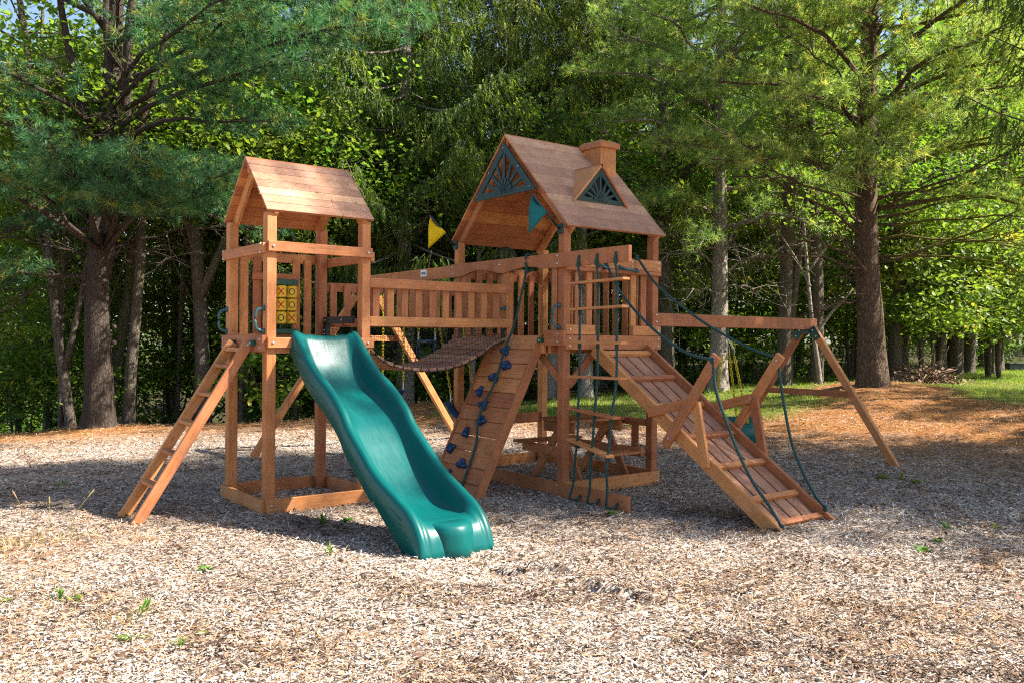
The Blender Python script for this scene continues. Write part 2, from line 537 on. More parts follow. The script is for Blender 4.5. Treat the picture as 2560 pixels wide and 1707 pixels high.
PITS = [((0.62, -2.55), (0.86, -2.92)), ((0.72, -3.18), (0.86, -3.62))]
def gz(x, y):
    x, y = np.asarray(x, float), np.asarray(y, float)
    u, d = uv_of(x, y)
    A = np.interp(u, [-12, -9, -6, -3, 0, 3, 6, 10, 15, 30], [-.35, -.3, -.12, .08, .22, .35, .55, .66, .72, .8])
    s = np.clip((d - 8.5) / 7, 0, 1)
    z = A * s * s * (3 - 2 * s)
    # the bank falls away behind the left pine
    k = np.clip((1.0 - u) / 4, 0, 1)
    z = z - k * np.clip(d - 15.6, 0, 14) * 0.20
    # swell with the straw mound behind the bridge, and mounds at the pine feet
    for (mu, md, mh, mr) in ((-1.9, 17.6, 0.34, 1.3), (6.7, 16.0, 0.20, 1.5), (-7.3, 15.6, 0.10, 1.2), (8.2, 12.0, 0.10, 2.0)):
        z = z + mh * np.exp(-((u - mu) ** 2 + (d - md) ** 2) / (mr * mr))
    z = z + (vnoise(x, y, 0.55, 1) - 0.5) * 0.05 + (vnoise(x, y, 1.7, 2) - 0.5) * 0.028 + (vnoise(x, y, 5.0, 3) - 0.5) * 0.012
    # low ridges of raked chips, and two kicked-out ruts
    for (a, b) in PITS:
        ax, ay = a
        bx, by = b
        L = math.hypot(bx - ax, by - ay)
        tx, ty = (bx - ax) / L, (by - ay) / L
        s1 = (x - ax) * tx + (y - ay) * ty
        s2 = -(x - ax) * ty + (y - ay) * tx
        e = np.exp(-np.clip(np.abs(s1 - L / 2) - L / 2, 0, 9) ** 2 / 0.004)
        z = z + e * (-0.075 * np.exp(-((s2 + 0.02) / 0.04) ** 2) + 0.028 * np.exp(-((s2 - 0.07) / 0.05) ** 2))
    # hollow scooped out where children land below the slide
    hr = np.hypot((x - 0.56) / 1.25, y + 2.52)
    z = z - 0.055 * np.exp(-(hr / 0.26) ** 2) + 0.022 * np.exp(-((hr - 0.48) / 0.13) ** 2)
    # keep the play area level with the sills
    flat = np.exp(-np.clip(np.maximum(np.abs(x - 2.0) - 2.2, np.abs(y - 0.1) - 1.3), 0, 9) ** 2 / 0.4)
    return z * (1 - flat * 0.75) + 0.0

def make_ground():
    ds = np.concatenate([np.linspace(-30, 2, 17)[:-1], np.linspace(2, 10, 161)[:-1], np.linspace(10, 26, 100)[:-1], np.linspace(26, 90, 33), [160, 300]])
    us = np.concatenate([[-300, -150], np.linspace(-80, -14, 23)[:-1], np.linspace(-14, -6, 41)[:-1], np.linspace(-6, 6, 241)[:-1], np.linspace(6, 16, 61)[:-1], np.linspace(16, 80, 23), [150, 300]])
    U, D = np.meshgrid(us, ds)
    X = ORG.x + AU.x * U + AD.x * D
    Y = ORG.y + AU.y * U + AD.y * D
    Z = gz(X, Y)
    nu, nd = len(us), len(ds)
    i = np.arange(nd - 1)[:, None] * nu
    j = np.arange(nu - 1)[None, :]
    F = np.stack([i + j, i + j + 1, i + nu + j + 1, i + nu + j], -1).reshape(-1, 4)
    b = MB()
    b.add(np.stack([X, Y, Z], -1).reshape(-1, 3), F)
    # ground cover: 0 chips, 0.5 pine straw, 1 lawn (where each one lies)
    o = b.build("ground", ['white'], None, True, origin=(0, 0, 0))
    m, nt, bs = mat("ground_cover")
    lawn = np.clip(lawn_amount(U, D), 0, 1).reshape(-1)
    straw = np.clip(straw_amount(U, D), 0, 1).reshape(-1)
    me = o.data
    floor_far = np.interp(U, [-14, -4, 2, 5, 8, 14, 30], [16.2, 17.5, 18.8, 19.6, 22.5, 26.5, 40])
    floor = np.clip((D - floor_far) / 1.5 + 0.5, 0, 1).reshape(-1)
    for nm, arr in (("lawn", lawn), ("straw", straw), ("floor", floor)):
        a = me.attributes.new(nm, 'FLOAT', 'POINT')
        a.data.foreach_set("value", arr.astype(np.float32))
    tc = N(nt, "ShaderNodeTexCoord")
    geo = N(nt, "ShaderNodeNewGeometry")
    n1 = noise(nt, geo.outputs["Position"], 38.0, 5, 0.75)
    mp = N(nt, "ShaderNodeMapping")
    mp.inputs["Rotation"].default_value = (0, 0, 0.5)
    mp.inputs["Scale"].default_value = (22, 60, 30)
    nt.links.new(geo.outputs["Position"], mp.inputs[0])
    v = N(nt, "ShaderNodeTexVoronoi")
    v.inputs["Scale"].default_value = 1.0
    nt.links.new(mp.outputs[0], v.inputs["Vector"])
    cs = N(nt, "ShaderNodeSeparateColor")
    nt.links.new(v.outputs["Color"], cs.inputs[0])
    chips = ramp(nt, [(0.0, (0.10, 0.065, 0.045)), (0.3, (0.27, 0.19, 0.14)), (0.7, (0.45, 0.37, 0.30)), (1.0, (0.62, 0.55, 0.49))], cs.outputs[0])
    strw = ramp(nt, [(0.25, (0.12, 0.05, 0.02)), (0.5, (0.32, 0.135, 0.045)), (0.8, (0.46, 0.245, 0.10))], n1.outputs[0])
    lwn = ramp(nt, [(0.3, (0.07, 0.09, 0.02)), (0.55, (0.14, 0.17, 0.035)), (0.8, (0.28, 0.23, 0.09))], n1.outputs[0])
    an = N(nt, "ShaderNodeAttribute", attribute_name="straw")
    al = N(nt, "ShaderNodeAttribute", attribute_name="lawn")
    n2 = noise(nt, geo.outputs["Position"], 2.2, 6, 0.7)
    brk = math_n(nt, 'MULTIPLY', math_n(nt, 'SUBTRACT', n2.outputs[0], 0.5), 1.6)
    fs = math_n(nt, 'ADD', an.outputs["Fac"], brk, True)
    fl = math_n(nt, 'ADD', al.outputs["Fac"], math_n(nt, 'MULTIPLY', brk, 0.6), True)
    c1 = mixc(nt, chips.outputs[0], strw.outputs[0], fs)
    c2 = mixc(nt, c1, lwn.outputs[0], fl)
    flr = ramp(nt, [(0.3, (0.030, 0.026, 0.014)), (0.55, (0.060, 0.055, 0.022)), (0.8, (0.11, 0.10, 0.035))], n1.outputs[0])
    af = N(nt, "ShaderNodeAttribute", attribute_name="floor")
    c2 = mixc(nt, c2, flr.outputs[0], af.outputs["Fac"])
    nt.links.new(c2, bs.inputs["Base Color"])
    bs.inputs["Roughness"].default_value = 0.95
    bs.inputs["Specular IOR Level"].default_value = 0.1
    bp = N(nt, "ShaderNodeBump")
    bp.inputs["Strength"].default_value = 0.8
    bp.inputs["Distance"].default_value = 0.03
    hsum = math_n(nt, 'ADD', n1.outputs[0], cs.outputs[0])
    nt.links.new(hsum, bp.inputs["Height"])
    nt.links.new(bp.outputs[0], bs.inputs["Normal"])
    me.materials.clear()
    me.materials.append(m)
    tag(o, kind='structure')
    return o

def lawn_amount(u, d):
    u, d = np.asarray(u, float), np.asarray(d, float)
    near = 14.4 + np.interp(u, [-4, -1, 2, 4, 5.6, 7.2, 8.4, 14], [1.6, 0.2, -1.2, -1.1, 0.4, 0.2, -1.9, -2.1])
    a = np.clip((d - near) / 1.0 + 0.5, 0, 1)
    a = a * np.clip((u + 1.4) / 0.8, 0, 1)
    tree = np.clip(1 - (((u - 6.5) ** 2 + (d - 15.4) ** 2) / 2.2), 0, 1)
    far = np.interp(u, [-2, 2, 5, 8, 14, 30], [18.5, 19, 19.5, 23, 27, 40])
    a = a * np.clip((far - d) / 1.0 + 0.5, 0, 1)
    return a * (1 - np.clip(tree * 1.8, 0, 1))

def straw_amount(u, d):
    u, d = np.asarray(u, float), np.asarray(d, float)
    a = np.clip((d - np.interp(u, [-9, -5, 0, 4, 7, 12], [11.0, 12.5, 11.6, 9.4, 8.4, 8.0])) / 3.0, 0, 1) * 0.95
    b = 0.55 * np.clip(1 - np.hypot((u + 3.7) / 1.4, (d - 6.1) / 0.7), 0, 1)
    return np.clip(np.maximum(a, b) + 0.03, 0, 1)

ground = make_ground()

# ================================================================== the playset
P_, T_ = 0.089, 0.038
SET = "the wooden playset"
LX, LY = 0.991, 0.994
FX, FY, RX, RY = 2.638, -0.804, 1.317, 1.897
EX, EY = FX + RX, FY + RY

def grab_handle(parent, p0, p1, out):
    p0, p1, out = np.array(p0), np.array(p1), np.array(out)
    d = p1 - p0
    pts = smooth_path([p0 + out * 0.004, p0 + d * 0.06 + out * 0.7, p0 + d * 0.2 + out, p0 + d * 0.5 + out * 1.05, p0 + d * 0.8 + out, p0 + d * 0.94 + out * 0.7, p1 + out * 0.004], 4)
    b = MB()
    r = np.full(len(pts), 0.013)
    r[:2] = 0.018
    r[-2:] = 0.018
    b.tube(pts, r, 8)
    for p in (p0, p1):
        ball(b, p + out * 0.05, 0.022, 0, (1, 1, 1.2), 8, 4)
    return b.build("grab_handle", 'handle', parent, True)

# ---- small tower
tw = thing("lookout_tower", "smaller square lookout tower with plain gabled plank roof above the slide", "play tower", (LX / 2, LY / 2, 0), SET)
for (x, y) in ((0, 0), (LX - P_, 0), (0, LY - P_), (LX - P_, LY - P_)):
    box(tw, "post", x, x + P_, y, y + P_, -0.12, 2.565, 'wood', 0.006)
def frame_boards(root, x0, x1, y0, y1, z0, z1, name, sides="fblr", t=T_):
    d = {}
    if 'f' in sides:
        d['f'] = box(root, name, x0, x1, y0 - t, y0 - 0.001, z0, z1)
    if 'b' in sides:
        d['b'] = box(root, name, x0, x1, y1 + 0.001, y1 + t, z0, z1)
    if 'l' in sides:
        d['l'] = box(root, name, x0 - t, x0 - 0.001, y0 - 0.004, y1 + 0.004, z0, z1)
    if 'r' in sides:
        d['r'] = box(root, name, x1 + 0.001, x1 + t, y0 - 0.004, y1 + 0.004, z0, z1)
    return d
bb = frame_boards(tw, 0, LX, 0, LY, -0.06, 0.118, "sill_board")
dk = frame_boards(tw, 0, LX, 0, LY, 1.406, 1.495, "deck_board", "fbr")
dk['l'] = box(tw, "deck_board", -T_, -0.001, -0.002, LY + 0.002, 1.373, 1.513)
rl = frame_boards(tw, 0, LX, 0, LY, 2.226, 2.315, "rail_board", "fb")
rl['l'] = box(tw, "rail_board", -T_, -0.001, -0.002, LY + 0.002, 2.210, 2.299)
rl['r'] = box(tw, "rail_board", LX + 0.001, LX + T_, -0.002, LY + 0.002, 2.196, 2.285)
box(tw, "deck_board", 0.09, LX - 0.09, 0.002, 0.040, 1.36, 1.404)
for d in (bb, dk, rl):
    for s, o in d.items():
        zc = W[o.name].translation.z
        zs = (zc - 0.035, zc + 0.035) if (s == 'l' or d is bb) else (zc,)
        for z in zs:
            if s == 'f':
                for x in (0.045, LX - 0.045):
                    bolt(o, (x, -T_, z), (0, -1, 0))
            if s == 'l':
                for y in (0.045, LY - 0.045):
                    bolt(o, (-T_, y, z), (-1, 0, 0))
for i in range(8):
    y = 0.01 + i * 0.1225
    if y < P_ or y + 0.116 > LY - P_:
        box(tw, "deck_plank", P_ + 0.002, LX - P_ - 0.002, y, y + 0.116, 1.455, 1.480)
    else:
        box(tw, "deck_plank", 0.003, LX - 0.003, y, y + 0.116, 1.455, 1.480)
for y in (0.30, 0.66):
    box(tw, "joist", 0.003, LX - 0.003, y, y + T_, 1.36, 1.453)
# slats in the back wall
for (x0, x1) in ((0.128, 0.208), (0.258, 0.338), (0.658, 0.731), (0.778, 0.851)):
    box(tw, "slat", x0, x1, LY - 0.026, LY - 0.001, 1.482, 2.26, ch=0.003)
box(tw, "cross_rail", 0.24, 0.715, LY - 0.064, LY - 0.028, 2.045, 2.112)
box(tw, "cross_rail", 0.10, 0.885, LY - 0.064, LY - 0.028, 1.484, 1.528)
grab_handle(tw, (0, 0.045, 1.548), (0, 0.045, 1.745), (-0.075, 0, 0))
grab_handle(tw, (0, LY - 0.045, 1.548), (0, LY - 0.045, 1.752), (-0.075, 0, 0))
# roof
def gable_roof(root, x0, x1, y0, y1, ze, zr, n, th=0.022, m='roof'):
    ym = (y0 + y1) / 2
    rf = board(root, "roof", (x0 + 0.03, ym, zr - 0.10), (x1 - 0.03, ym, zr - 0.10), 0.085, 0.036, (0, 0, 1))
    for s, ye in ((-1, y0), (1, y1)):
        dn = Vector((0, ye - ym, ze - zr))
        L = dn.length
        dn.normalize()
        nrm = Vector((0, s * (zr - ze), abs(ye - ym))).normalized()
        pw = L / n
        for i in range(n):
            c0 = Vector((0, ym, zr)) + dn * (i * pw + pw / 2) - nrm * (th / 2)
            wob = 0.004 * (random.random() - 0.5)
            a = Vector((x0 + wob, c0.y, c0.z))
            b = Vector((x1 + wob, c0.y, c0.z))
            if i == 0:
                a -= dn * 0.002
                b -= dn * 0.002
            board(rf, "roof_plank", a, b, pw - 0.0035, th, dn * s, m + "+wood", 0.002)
        for xr in (x0 + 0.09, x1 - 0.09):
            a = Vector((xr, ym, zr)) + dn * 0.05 - nrm * (th + 0.046)
            b = Vector((xr, ym, zr)) + dn * (L + 0.005) - nrm * (th + 0.046)
            board(rf, "rafter", a, b, 0.089, 0.038, nrm)
    return rf
gable_roof(tw, -0.011, 1.008, -0.035, 1.029, 2.580, 3.109, 7)

# ---- tic-tac-toe panel
tt = thing("tic_tac_toe_panel", "tic-tac-toe panel of turning yellow blocks with X and O marks in the smaller tower", "toy panel", (0.5, 0.9, 1.5), SET)
box(tt, "holder_bar", 0.345, 0.668, 0.865, 0.926, 2.000, 2.055, 'bracket')
box(tt, "holder_bar", 0.345, 0.668, 0.865, 0.926, 1.532, 1.577, 'bracket')
marks = [["o", "x", "o"], ["x", "x", "o"], ["x", "o", "x"]]
for c in range(3):
    cx = 0.395 + c * 0.109
    b = MB()
    b.tube([(cx, 0.895, 1.56), (cx, 0.895, 2.01)], 0.008, 6)
    b.build("rod", 'black', tt)
    for r in range(3):
        z0 = 1.880 - r * 0.1265
        b = MB()
        rr = 0.049
        prof = [(0.040, 0.0), (rr, 0.006), (rr, 0.108), (0.040, 0.114)]
        th = np.arange(20) * 2 * np.pi / 20
        V = np.concatenate([np.stack([cx + a * np.cos(th), 0.895 + a * np.sin(th), np.full(20, z0 + h)], 1) for a, h in prof])
        F = [[i * 20 + j, i * 20 + (j + 1) % 20, (i + 1) * 20 + (j + 1) % 20, (i + 1) * 20 + j] for i in range(3) for j in range(20)]
        F += [list(range(20))[::-1], [60 + j for j in range(20)]]
        b.add(V, F)
        mk = marks[r][c]
        a0 = math.atan2(-7.5, -3.3)          # towards the open front
        for turn, which in ((0, mk), (2.1, "x" if mk == "o" else "o"), (4.2, "x" if c != r else "o")):
            def on(s, z):
                an = a0 + turn + s / rr
                return (cx + (rr + 0.0015) * math.cos(an), 0.895 + (rr + 0.0015) * math.sin(an), z0 + 0.057 + z)
            strips = []
            if which == "x":
                for sg in (-1, 1):
                    strips.append([((-0.030 + 0.060 * q, sg * (-0.034 + 0.068 * q)), 0.0052) for q in np.linspace(0, 1, 6)])
            else:
                strips.append([((0.026 * math.cos(q), 0.029 * math.sin(q)), 0.0042) for q in np.linspace(0, 2 * math.pi, 17)])
            for st in strips:
                V, F = [], []
                for i, ((s, z), hw) in enumerate(st):
                    p, q2 = st[max(i - 1, 0)][0], st[min(i + 1, len(st) - 1)][0]
                    dx, dz = q2[0] - p[0], q2[1] - p[1]
                    l = math.hypot(dx, dz)
                    nx, nz = -dz / l * hw, dx / l * hw
                    V += [on(s + nx, z + nz), on(s - nx, z - nz)]
                    if i:
                        F.append([2 * i - 2, 2 * i - 1, 2 * i + 1, 2 * i])
                b.add(V, F, 0.5, 1 if which == "x" else 2)
        b.build("block", ['yellow', 'red', 'ink'], tt)

# ---- ladder on the left
ld = thing("ladder", "leaning wooden ladder at the open end of the smaller tower", "ladder", (-0.98, 0.4, 0), SET)
la, lb = Vector((-0.075, 0, 1.452)), Vector((-1.02, 0, -0.06))
dl = (lb - la).normalized()
for y in (0.205, 0.595):
    board(ld, "rail", la + Vector((0, y, 0)), lb + Vector((0, y, 0)), 0.089, 0.036, (0, 0, 1), ch=0.005)
for z in (1.385, 1.245, 1.005, 0.765, 0.525, 0.275):
    s = (1.452 - z) / (1.452 + 0.06)
    c = la.lerp(lb, s)
    board(ld, "rung", (c.x, 0.224, z), (c.x, 0.576, z), 0.085, 0.030, (1, 0, 0))
br = box(ld, "hook_bracket", -0.082, -T_ - 0.001, 0.13, 0.185, 1.425, 1.470, 'bracket')
bolt(br, (-0.082, 0.157, 1.447), (-1, 0, 0))
br = box(ld, "hook_bracket", -0.082, -T_ - 0.001, 0.615, 0.665, 1.425, 1.470, 'bracket')
for y in (0.187, 0.577):
    bolt(ld, (la.x - 0.01, y, 1.43), (0, -1, 0))

# ---- wave slide
sd = thing("wave_slide", "teal green plastic wave slide running down from the smaller tower", "slide", (0.53, -1.0, 0), SET)
def curve(tab):
    t = np.array(tab)
    return lambda y: np.interp(-np.asarray(y), -t[:, 0], t[:, 1])
def smooth_tab(tab):
    p = smooth_path([(a, b, 0) for a, b in tab], 6)
    return [(q[0], q[1]) for q in p]
rim_t = smooth_tab([(0.06, 1.565), (-0.04, 1.535), (-0.245, 1.370), (-0.44, 1.225), (-0.69, 1.100), (-0.93, 0.940), (-1.07, 0.800), (-1.29, 0.640), (-1.50, 0.498), (-1.79, 0.372), (-1.95, 0.300), (-2.06, 0.205), (-2.12, 0.10), (-2.155, -0.04)])
bed_t = smooth_tab([(0.06, 1.512), (-0.03, 1.500), (-0.09, 1.405), (-0.19, 1.225), (-0.35, 1.065), (-0.60, 0.955), (-0.85, 0.820), (-1.00, 0.690), (-1.17, 0.525), (-1.35, 0.370), (-1.52, 0.265), (-1.68, 0.220), (-1.84, 0.210), (-1.97, 0.215), (-2.06, 0.190), (-2.12, 0.10), (-2.15, -0.04)])
rim_f, bed_f = curve(rim_t), curve(bed_t)
ys = np.concatenate([np.linspace(-0.012, -1.9, 80), np.linspace(-1.92, -2.15, 16)])
xc = 0.537
sec = []
for y in ys:
    zr, zb = float(rim_f(y)), float(bed_f(y))
    if y < -2.05:
        zb = min(zb, zr + 0.0) if y < -2.1 else zb
    hw = 0.306 if y > -1.6 else 0.306 - 0.012 * min(1, (-1.6 - y) / 0.5)
    low = max(zr - 0.17 - (0.03 if y > -1.5 else 0.12 * min(1, (-1.5 - y) / 0.4)), -0.05)
    low = min(low, zr - 0.01)
    dpt = zr - zb
    half = [(hw + 0.016, low), (hw + 0.012, zr - 0.090), (hw + 0.006, zr - 0.035), (hw - 0.004, zr - 0.008), (hw - 0.020, zr), (hw - 0.040, zr - 0.003),
            (hw - 0.055, zr - 0.020 - dpt * 0.04), (hw - 0.072, zr - dpt * 0.38), (hw - 0.090, zr - dpt * 0.72), (hw - 0.115, zb + dpt * 0.09), (hw - 0.150, zb + 0.008), (hw - 0.20, zb), (0.0, zb - 0.004)]
    row = [(xc - a, y, z) for a, z in half] + [(xc + a, y, z) for a, z in half[::-1][1:]]
    sec.append(row)
sec = np.array(sec)
ny, nx = sec.shape[:2]
b = MB()
i = np.arange(ny - 1)[:, None] * nx
j = np.arange(nx - 1)[None, :]
b.add(sec.reshape(-1, 3), np.stack([i + j, i + j + 1, i + nx + j + 1, i + nx + j], -1).reshape(-1, 4))
chute = b.build("chute", 'slide', sd, True)
md = chute.modifiers.new("shell", 'SOLIDIFY')
md.thickness = 0.010
md.offset = -1
b = MB()
lipx = [(xc - 0.165, -2.045), (xc - 0.10, -2.125), (xc, -2.160), (xc + 0.10, -2.125), (xc + 0.165, -2.045)]
L = smooth_path([(x, y, 0) for x, y in lipx], 5)
prof = [(-0.20, 0.203), (-0.06, 0.212), (-0.012, 0.205), (0.012, 0.185), (0.022, 0.14), (0.028, 0.06), (0.034, -0.04)]
V = []
for (x, y, _) in L:
    for (o_, z) in prof:
        V.append((x, y - o_, z + 0.004))
k = len(prof)
F = [[a * k + c, (a + 1) * k + c, (a + 1) * k + c + 1, a * k + c + 1] for a in range(len(L) - 1) for c in range(k - 1)]
b.add(V, F)
lp = b.build("exit_lip", 'slide', sd, True)
md = lp.modifiers.new("shell", 'SOLIDIFY')
md.thickness = 0.008
for sgn in (-1, 1):
    b = MB()
    for off in (0.075, 0.11):
        pts = [(xc + sgn * (0.306 + 0.0145), y, float(rim_f(y)) - off - 0.01) for y in np.linspace(-1.15, -1.9, 24)]
        b.tube(pts, 0.006, 5)
    b.build("stiffening_rib", 'slide', sd, True)

# ---- big tower
bt = thing("clubhouse_tower", "taller clubhouse tower with chimney, dormer and sunburst gables", "play tower", (FX + RX / 2, FY + RY / 2, 0), SET)
for (x, y) in ((FX, FY), (EX - P_, FY), (FX, EY - P_), (EX - P_, EY - P_)):
    o = box(bt, "post", x, x + P_, y, y + P_, -0.12, 2.575, 'wood', 0.006)
    if y == FY and x > FX:
        for z in (1.69, 1.76):
            bolt(o, (x + 0.06, FY, z), (0, -1, 0))
    if y > FY and x > FX:
        bolt(o, (x, y + 0.03, 2.14), (-1, 0, 0))
box(bt, "post", FX, FX + P_, 0.111, 0.200, 1.40, 2.19, 'wood', 0.006)
# sills: the one on the open side runs on in front as an anchor for the rope ladder
sb = MB()
notch = [-1.109, -1.359, -1.597]
prof = [(EY, 0.130), (EY, -0.06)]
for yn in notch[::-1]:
    pass
poly = [(EY, 0.130), (EY, -0.08), (-1.72, -0.08), (-1.72, 0.128)]
yl = -1.06
bottom = [(EY, -0.08)]
for yn in notch:
    bottom += [(yn + 0.022, -0.08), (yn + 0.022, 0.040), (yn + 0.010, 0.060), (yn - 0.010, 0.060), (yn - 0.022, 0.040), (yn - 0.022, -0.08)]
bottom += [(-1.72, -0.08), (-1.72, 0.128), (EY, 0.130)]
sb.prism([(FX - T_, y, z) for y, z in bottom], (T_ - 0.001, 0, 0))
anchor_sill = sb.build("sill_board", 'wood', bt)
for z in (0.03, 0.095):
    bolt(anchor_sill, (FX - T_, FY + 0.045, z), (-1, 0, 0))
f = box(bt, "sill_board", FX + 0.002, EX, FY - T_, FY - 0.001, -0.06, 0.130)
for z in (0.03, 0.095):
    bolt(f, (EX - 0.045, FY - T_, z), (0, -1, 0))
box(bt, "sill_board", FX, EX, EY + 0.001, EY + T_, -0.06, 0.130)
box(bt, "sill_board", EX + 0.001, EX + T_, FY - 0.004, EY + 0.004, -0.06, 0.130)
# deck rim
f = box(bt, "deck_board", FX + 0.003, EX, FY - T_, FY - 0.001, 1.400, 1.540)
for z in (1.435, 1.505):
    for x in (FX + 0.045, EX - 0.045):
        bolt(f, (x, FY - T_, z), (0, -1, 0))
o = box(bt, "kick_board", FX + 0.003, 3.02, FY - T_, FY - 0.001, 1.544, 1.640)
bolt(o, (FX + 0.05, FY - T_, 1.59), (0, -1, 0))
o = box(bt, "kick_board", 3.545, EX, FY - T_, FY - 0.001, 1.544, 1.640)
bolt(o, (EX - 0.045, FY - T_, 1.59), (0, -1, 0))
o = box(bt, "deck_board", FX - T_, FX - 0.001, FY - 0.042, -0.555, 1.438, 1.584)
for z in (1.475, 1.55):
    bolt(o, (FX - T_, FY + 0.045, z), (-1, 0, 0))
box(bt, "deck_board", FX - T_, FX - 0.001, -0.550, EY, 1.36, 1.492)
box(bt, "deck_board", FX, EX, EY + 0.001, EY + T_, 1.400, 1.540)
box(bt, "deck_board", EX + 0.001, EX + T_, FY - 0.004, EY + 0.004, 1.400, 1.540)
for i in range(15):
    y = FY + 0.01 + i * 0.1255
    e0 = P_ + 0.002 if (y < FY + P_ or y + 0.12 > EY - P_) else 0.003
    box(bt, "deck_plank", FX + max(e0, P_ + 0.002 if 0.0 < y < 0.2 else e0), EX - e0, y, y + 0.120, 1.497, 1.522)
for y in (FY + 0.2, FY + 0.8, FY + 1.4):
    box(bt, "joist", FX + 0.003, EX - 0.003, y, y + T_, 1.36, 1.495)
for sx in (0, 1):
    x = FX + 0.05 if not sx else EX - 0.05
    board(bt, "knee_brace", (x, FY + P_ + 0.005, 1.10), (x, FY + 0.42, 1.36), 0.07, 0.036, (0, 0, 1))
board(bt, "knee_brace", (FX + P_ + 0.0, FY + 0.03, 1.05), (FX + 0.46, FY + 0.03, 1.40), 0.075, 0.036, (0, 0, 1))
board(bt, "knee_brace", (EX - P_ - 0.0, FY + 0.03, 1.05), (EX - 0.46, FY + 0.03, 1.40), 0.075, 0.036, (0, 0, 1))
# upper rails
f = box(bt, "rail_board", FX + 0.003, EX, FY - T_, FY - 0.001, 2.205, 2.322)
for z in (2.235, 2.29):
    for x in (3.52, EX - 0.045):
        bolt(f, (x, FY - T_, z), (0, -1, 0))
box(bt, "rail_board", FX + 0.003, EX, FY - T_, FY - 0.001, 2.163, 2.203)
box(bt, "rail_board", FX, EX, EY + 0.001, EY + T_, 2.18, 2.32)
box(bt, "rail_board", EX + 0.001, EX + T_, FY - 0.004, EY + 0.004, 2.18, 2.32)
for (x0, x1) in ((2.786, 2.862), (2.935, 3.011), (3.545, 3.621), (3.695, 3.771)):
    box(bt, "slat", x0, x1, FY + 0.001, FY + 0.026, 1.524, 2.24, ch=0.003)
for i in range(7):
    x = FX + 0.14 + i * 0.155
    box(bt, "slat", x, x + 0.078, EY - 0.026, EY - 0.001, 1.524, 2.26, ch=0.003)
for i in range(11):
    y = FY + 0.14 + i * 0.151
    box(bt, "slat", EX - 0.026, EX - 0.001, y, y + 0.078, 1.524, 2.26, ch=0.003)
box(bt, "slat", FX + 0.001, FX + 0.026, -0.697, -0.620, 1.524, 2.20, ch=0.003)
box(bt, "slat", FX + 0.001, FX + 0.026, 0.86, 0.935, 1.524, 2.20, ch=0.003)
box(bt, "cross_rail", FX + P_, EX - P_, EY - 0.06, EY - 0.02, 0.50, 0.62)
# wavy header beam running out over the rope ladder
b = MB()
under = smooth_path([(EY, 2.187, 0), (0.86, 2.192, 0), (0.72, 2.220, 0), (0.56, 2.238, 0), (0.36, 2.220, 0), (0.20, 2.186, 0), (0.10, 2.182, 0), (-0.02, 2.200, 0), (-0.20, 2.222, 0), (-0.36, 2.218, 0), (-0.52, 2.194, 0), (-0.66, 2.187, 0), (-0.80, 2.187, 0)], 5)
pl = [(y, z) for y, z, _ in under] + [(-1.715, 2.187), (-1.715, 2.327), (EY, 2.327)]
b.prism([(FX - T_ - 0.006, y, z) for y, z in pl], (T_, 0, 0))
hb = b.build("header_beam", 'wood', bt)
for y in (EY - 0.035, FY + 0.045):
    for z in (2.225, 2.298):
        bolt(hb, (FX - T_ - 0.006, y, z), (-1, 0, 0))
bolt(hb, (FX - T_ - 0.006, 0.17, 2.27), (-1, 0, 0))
grab_handle(bt, (FX, 0.130, 1.603), (FX, 0.130, 1.817), (-0.07, 0.02, 0))
grab_handle(bt, (FX, FY + 0.055, 1.612), (FX, FY + 0.055, 1.827), (-0.07, 0.02, 0))
grab_handle(bt, (3.06, FY - T_, 2.235), (3.13, FY - T_, 2.215), (0.0, -0.06, -0.02))
grab_handle(bt, (3.34, FY - T_, 2.225), (3.58, FY - T_, 2.205), (0, -0.07, -0.02))
rf2 = gable_roof(bt, 2.625, 3.985, -0.875, 1.163, 2.590, 3.640, 9)

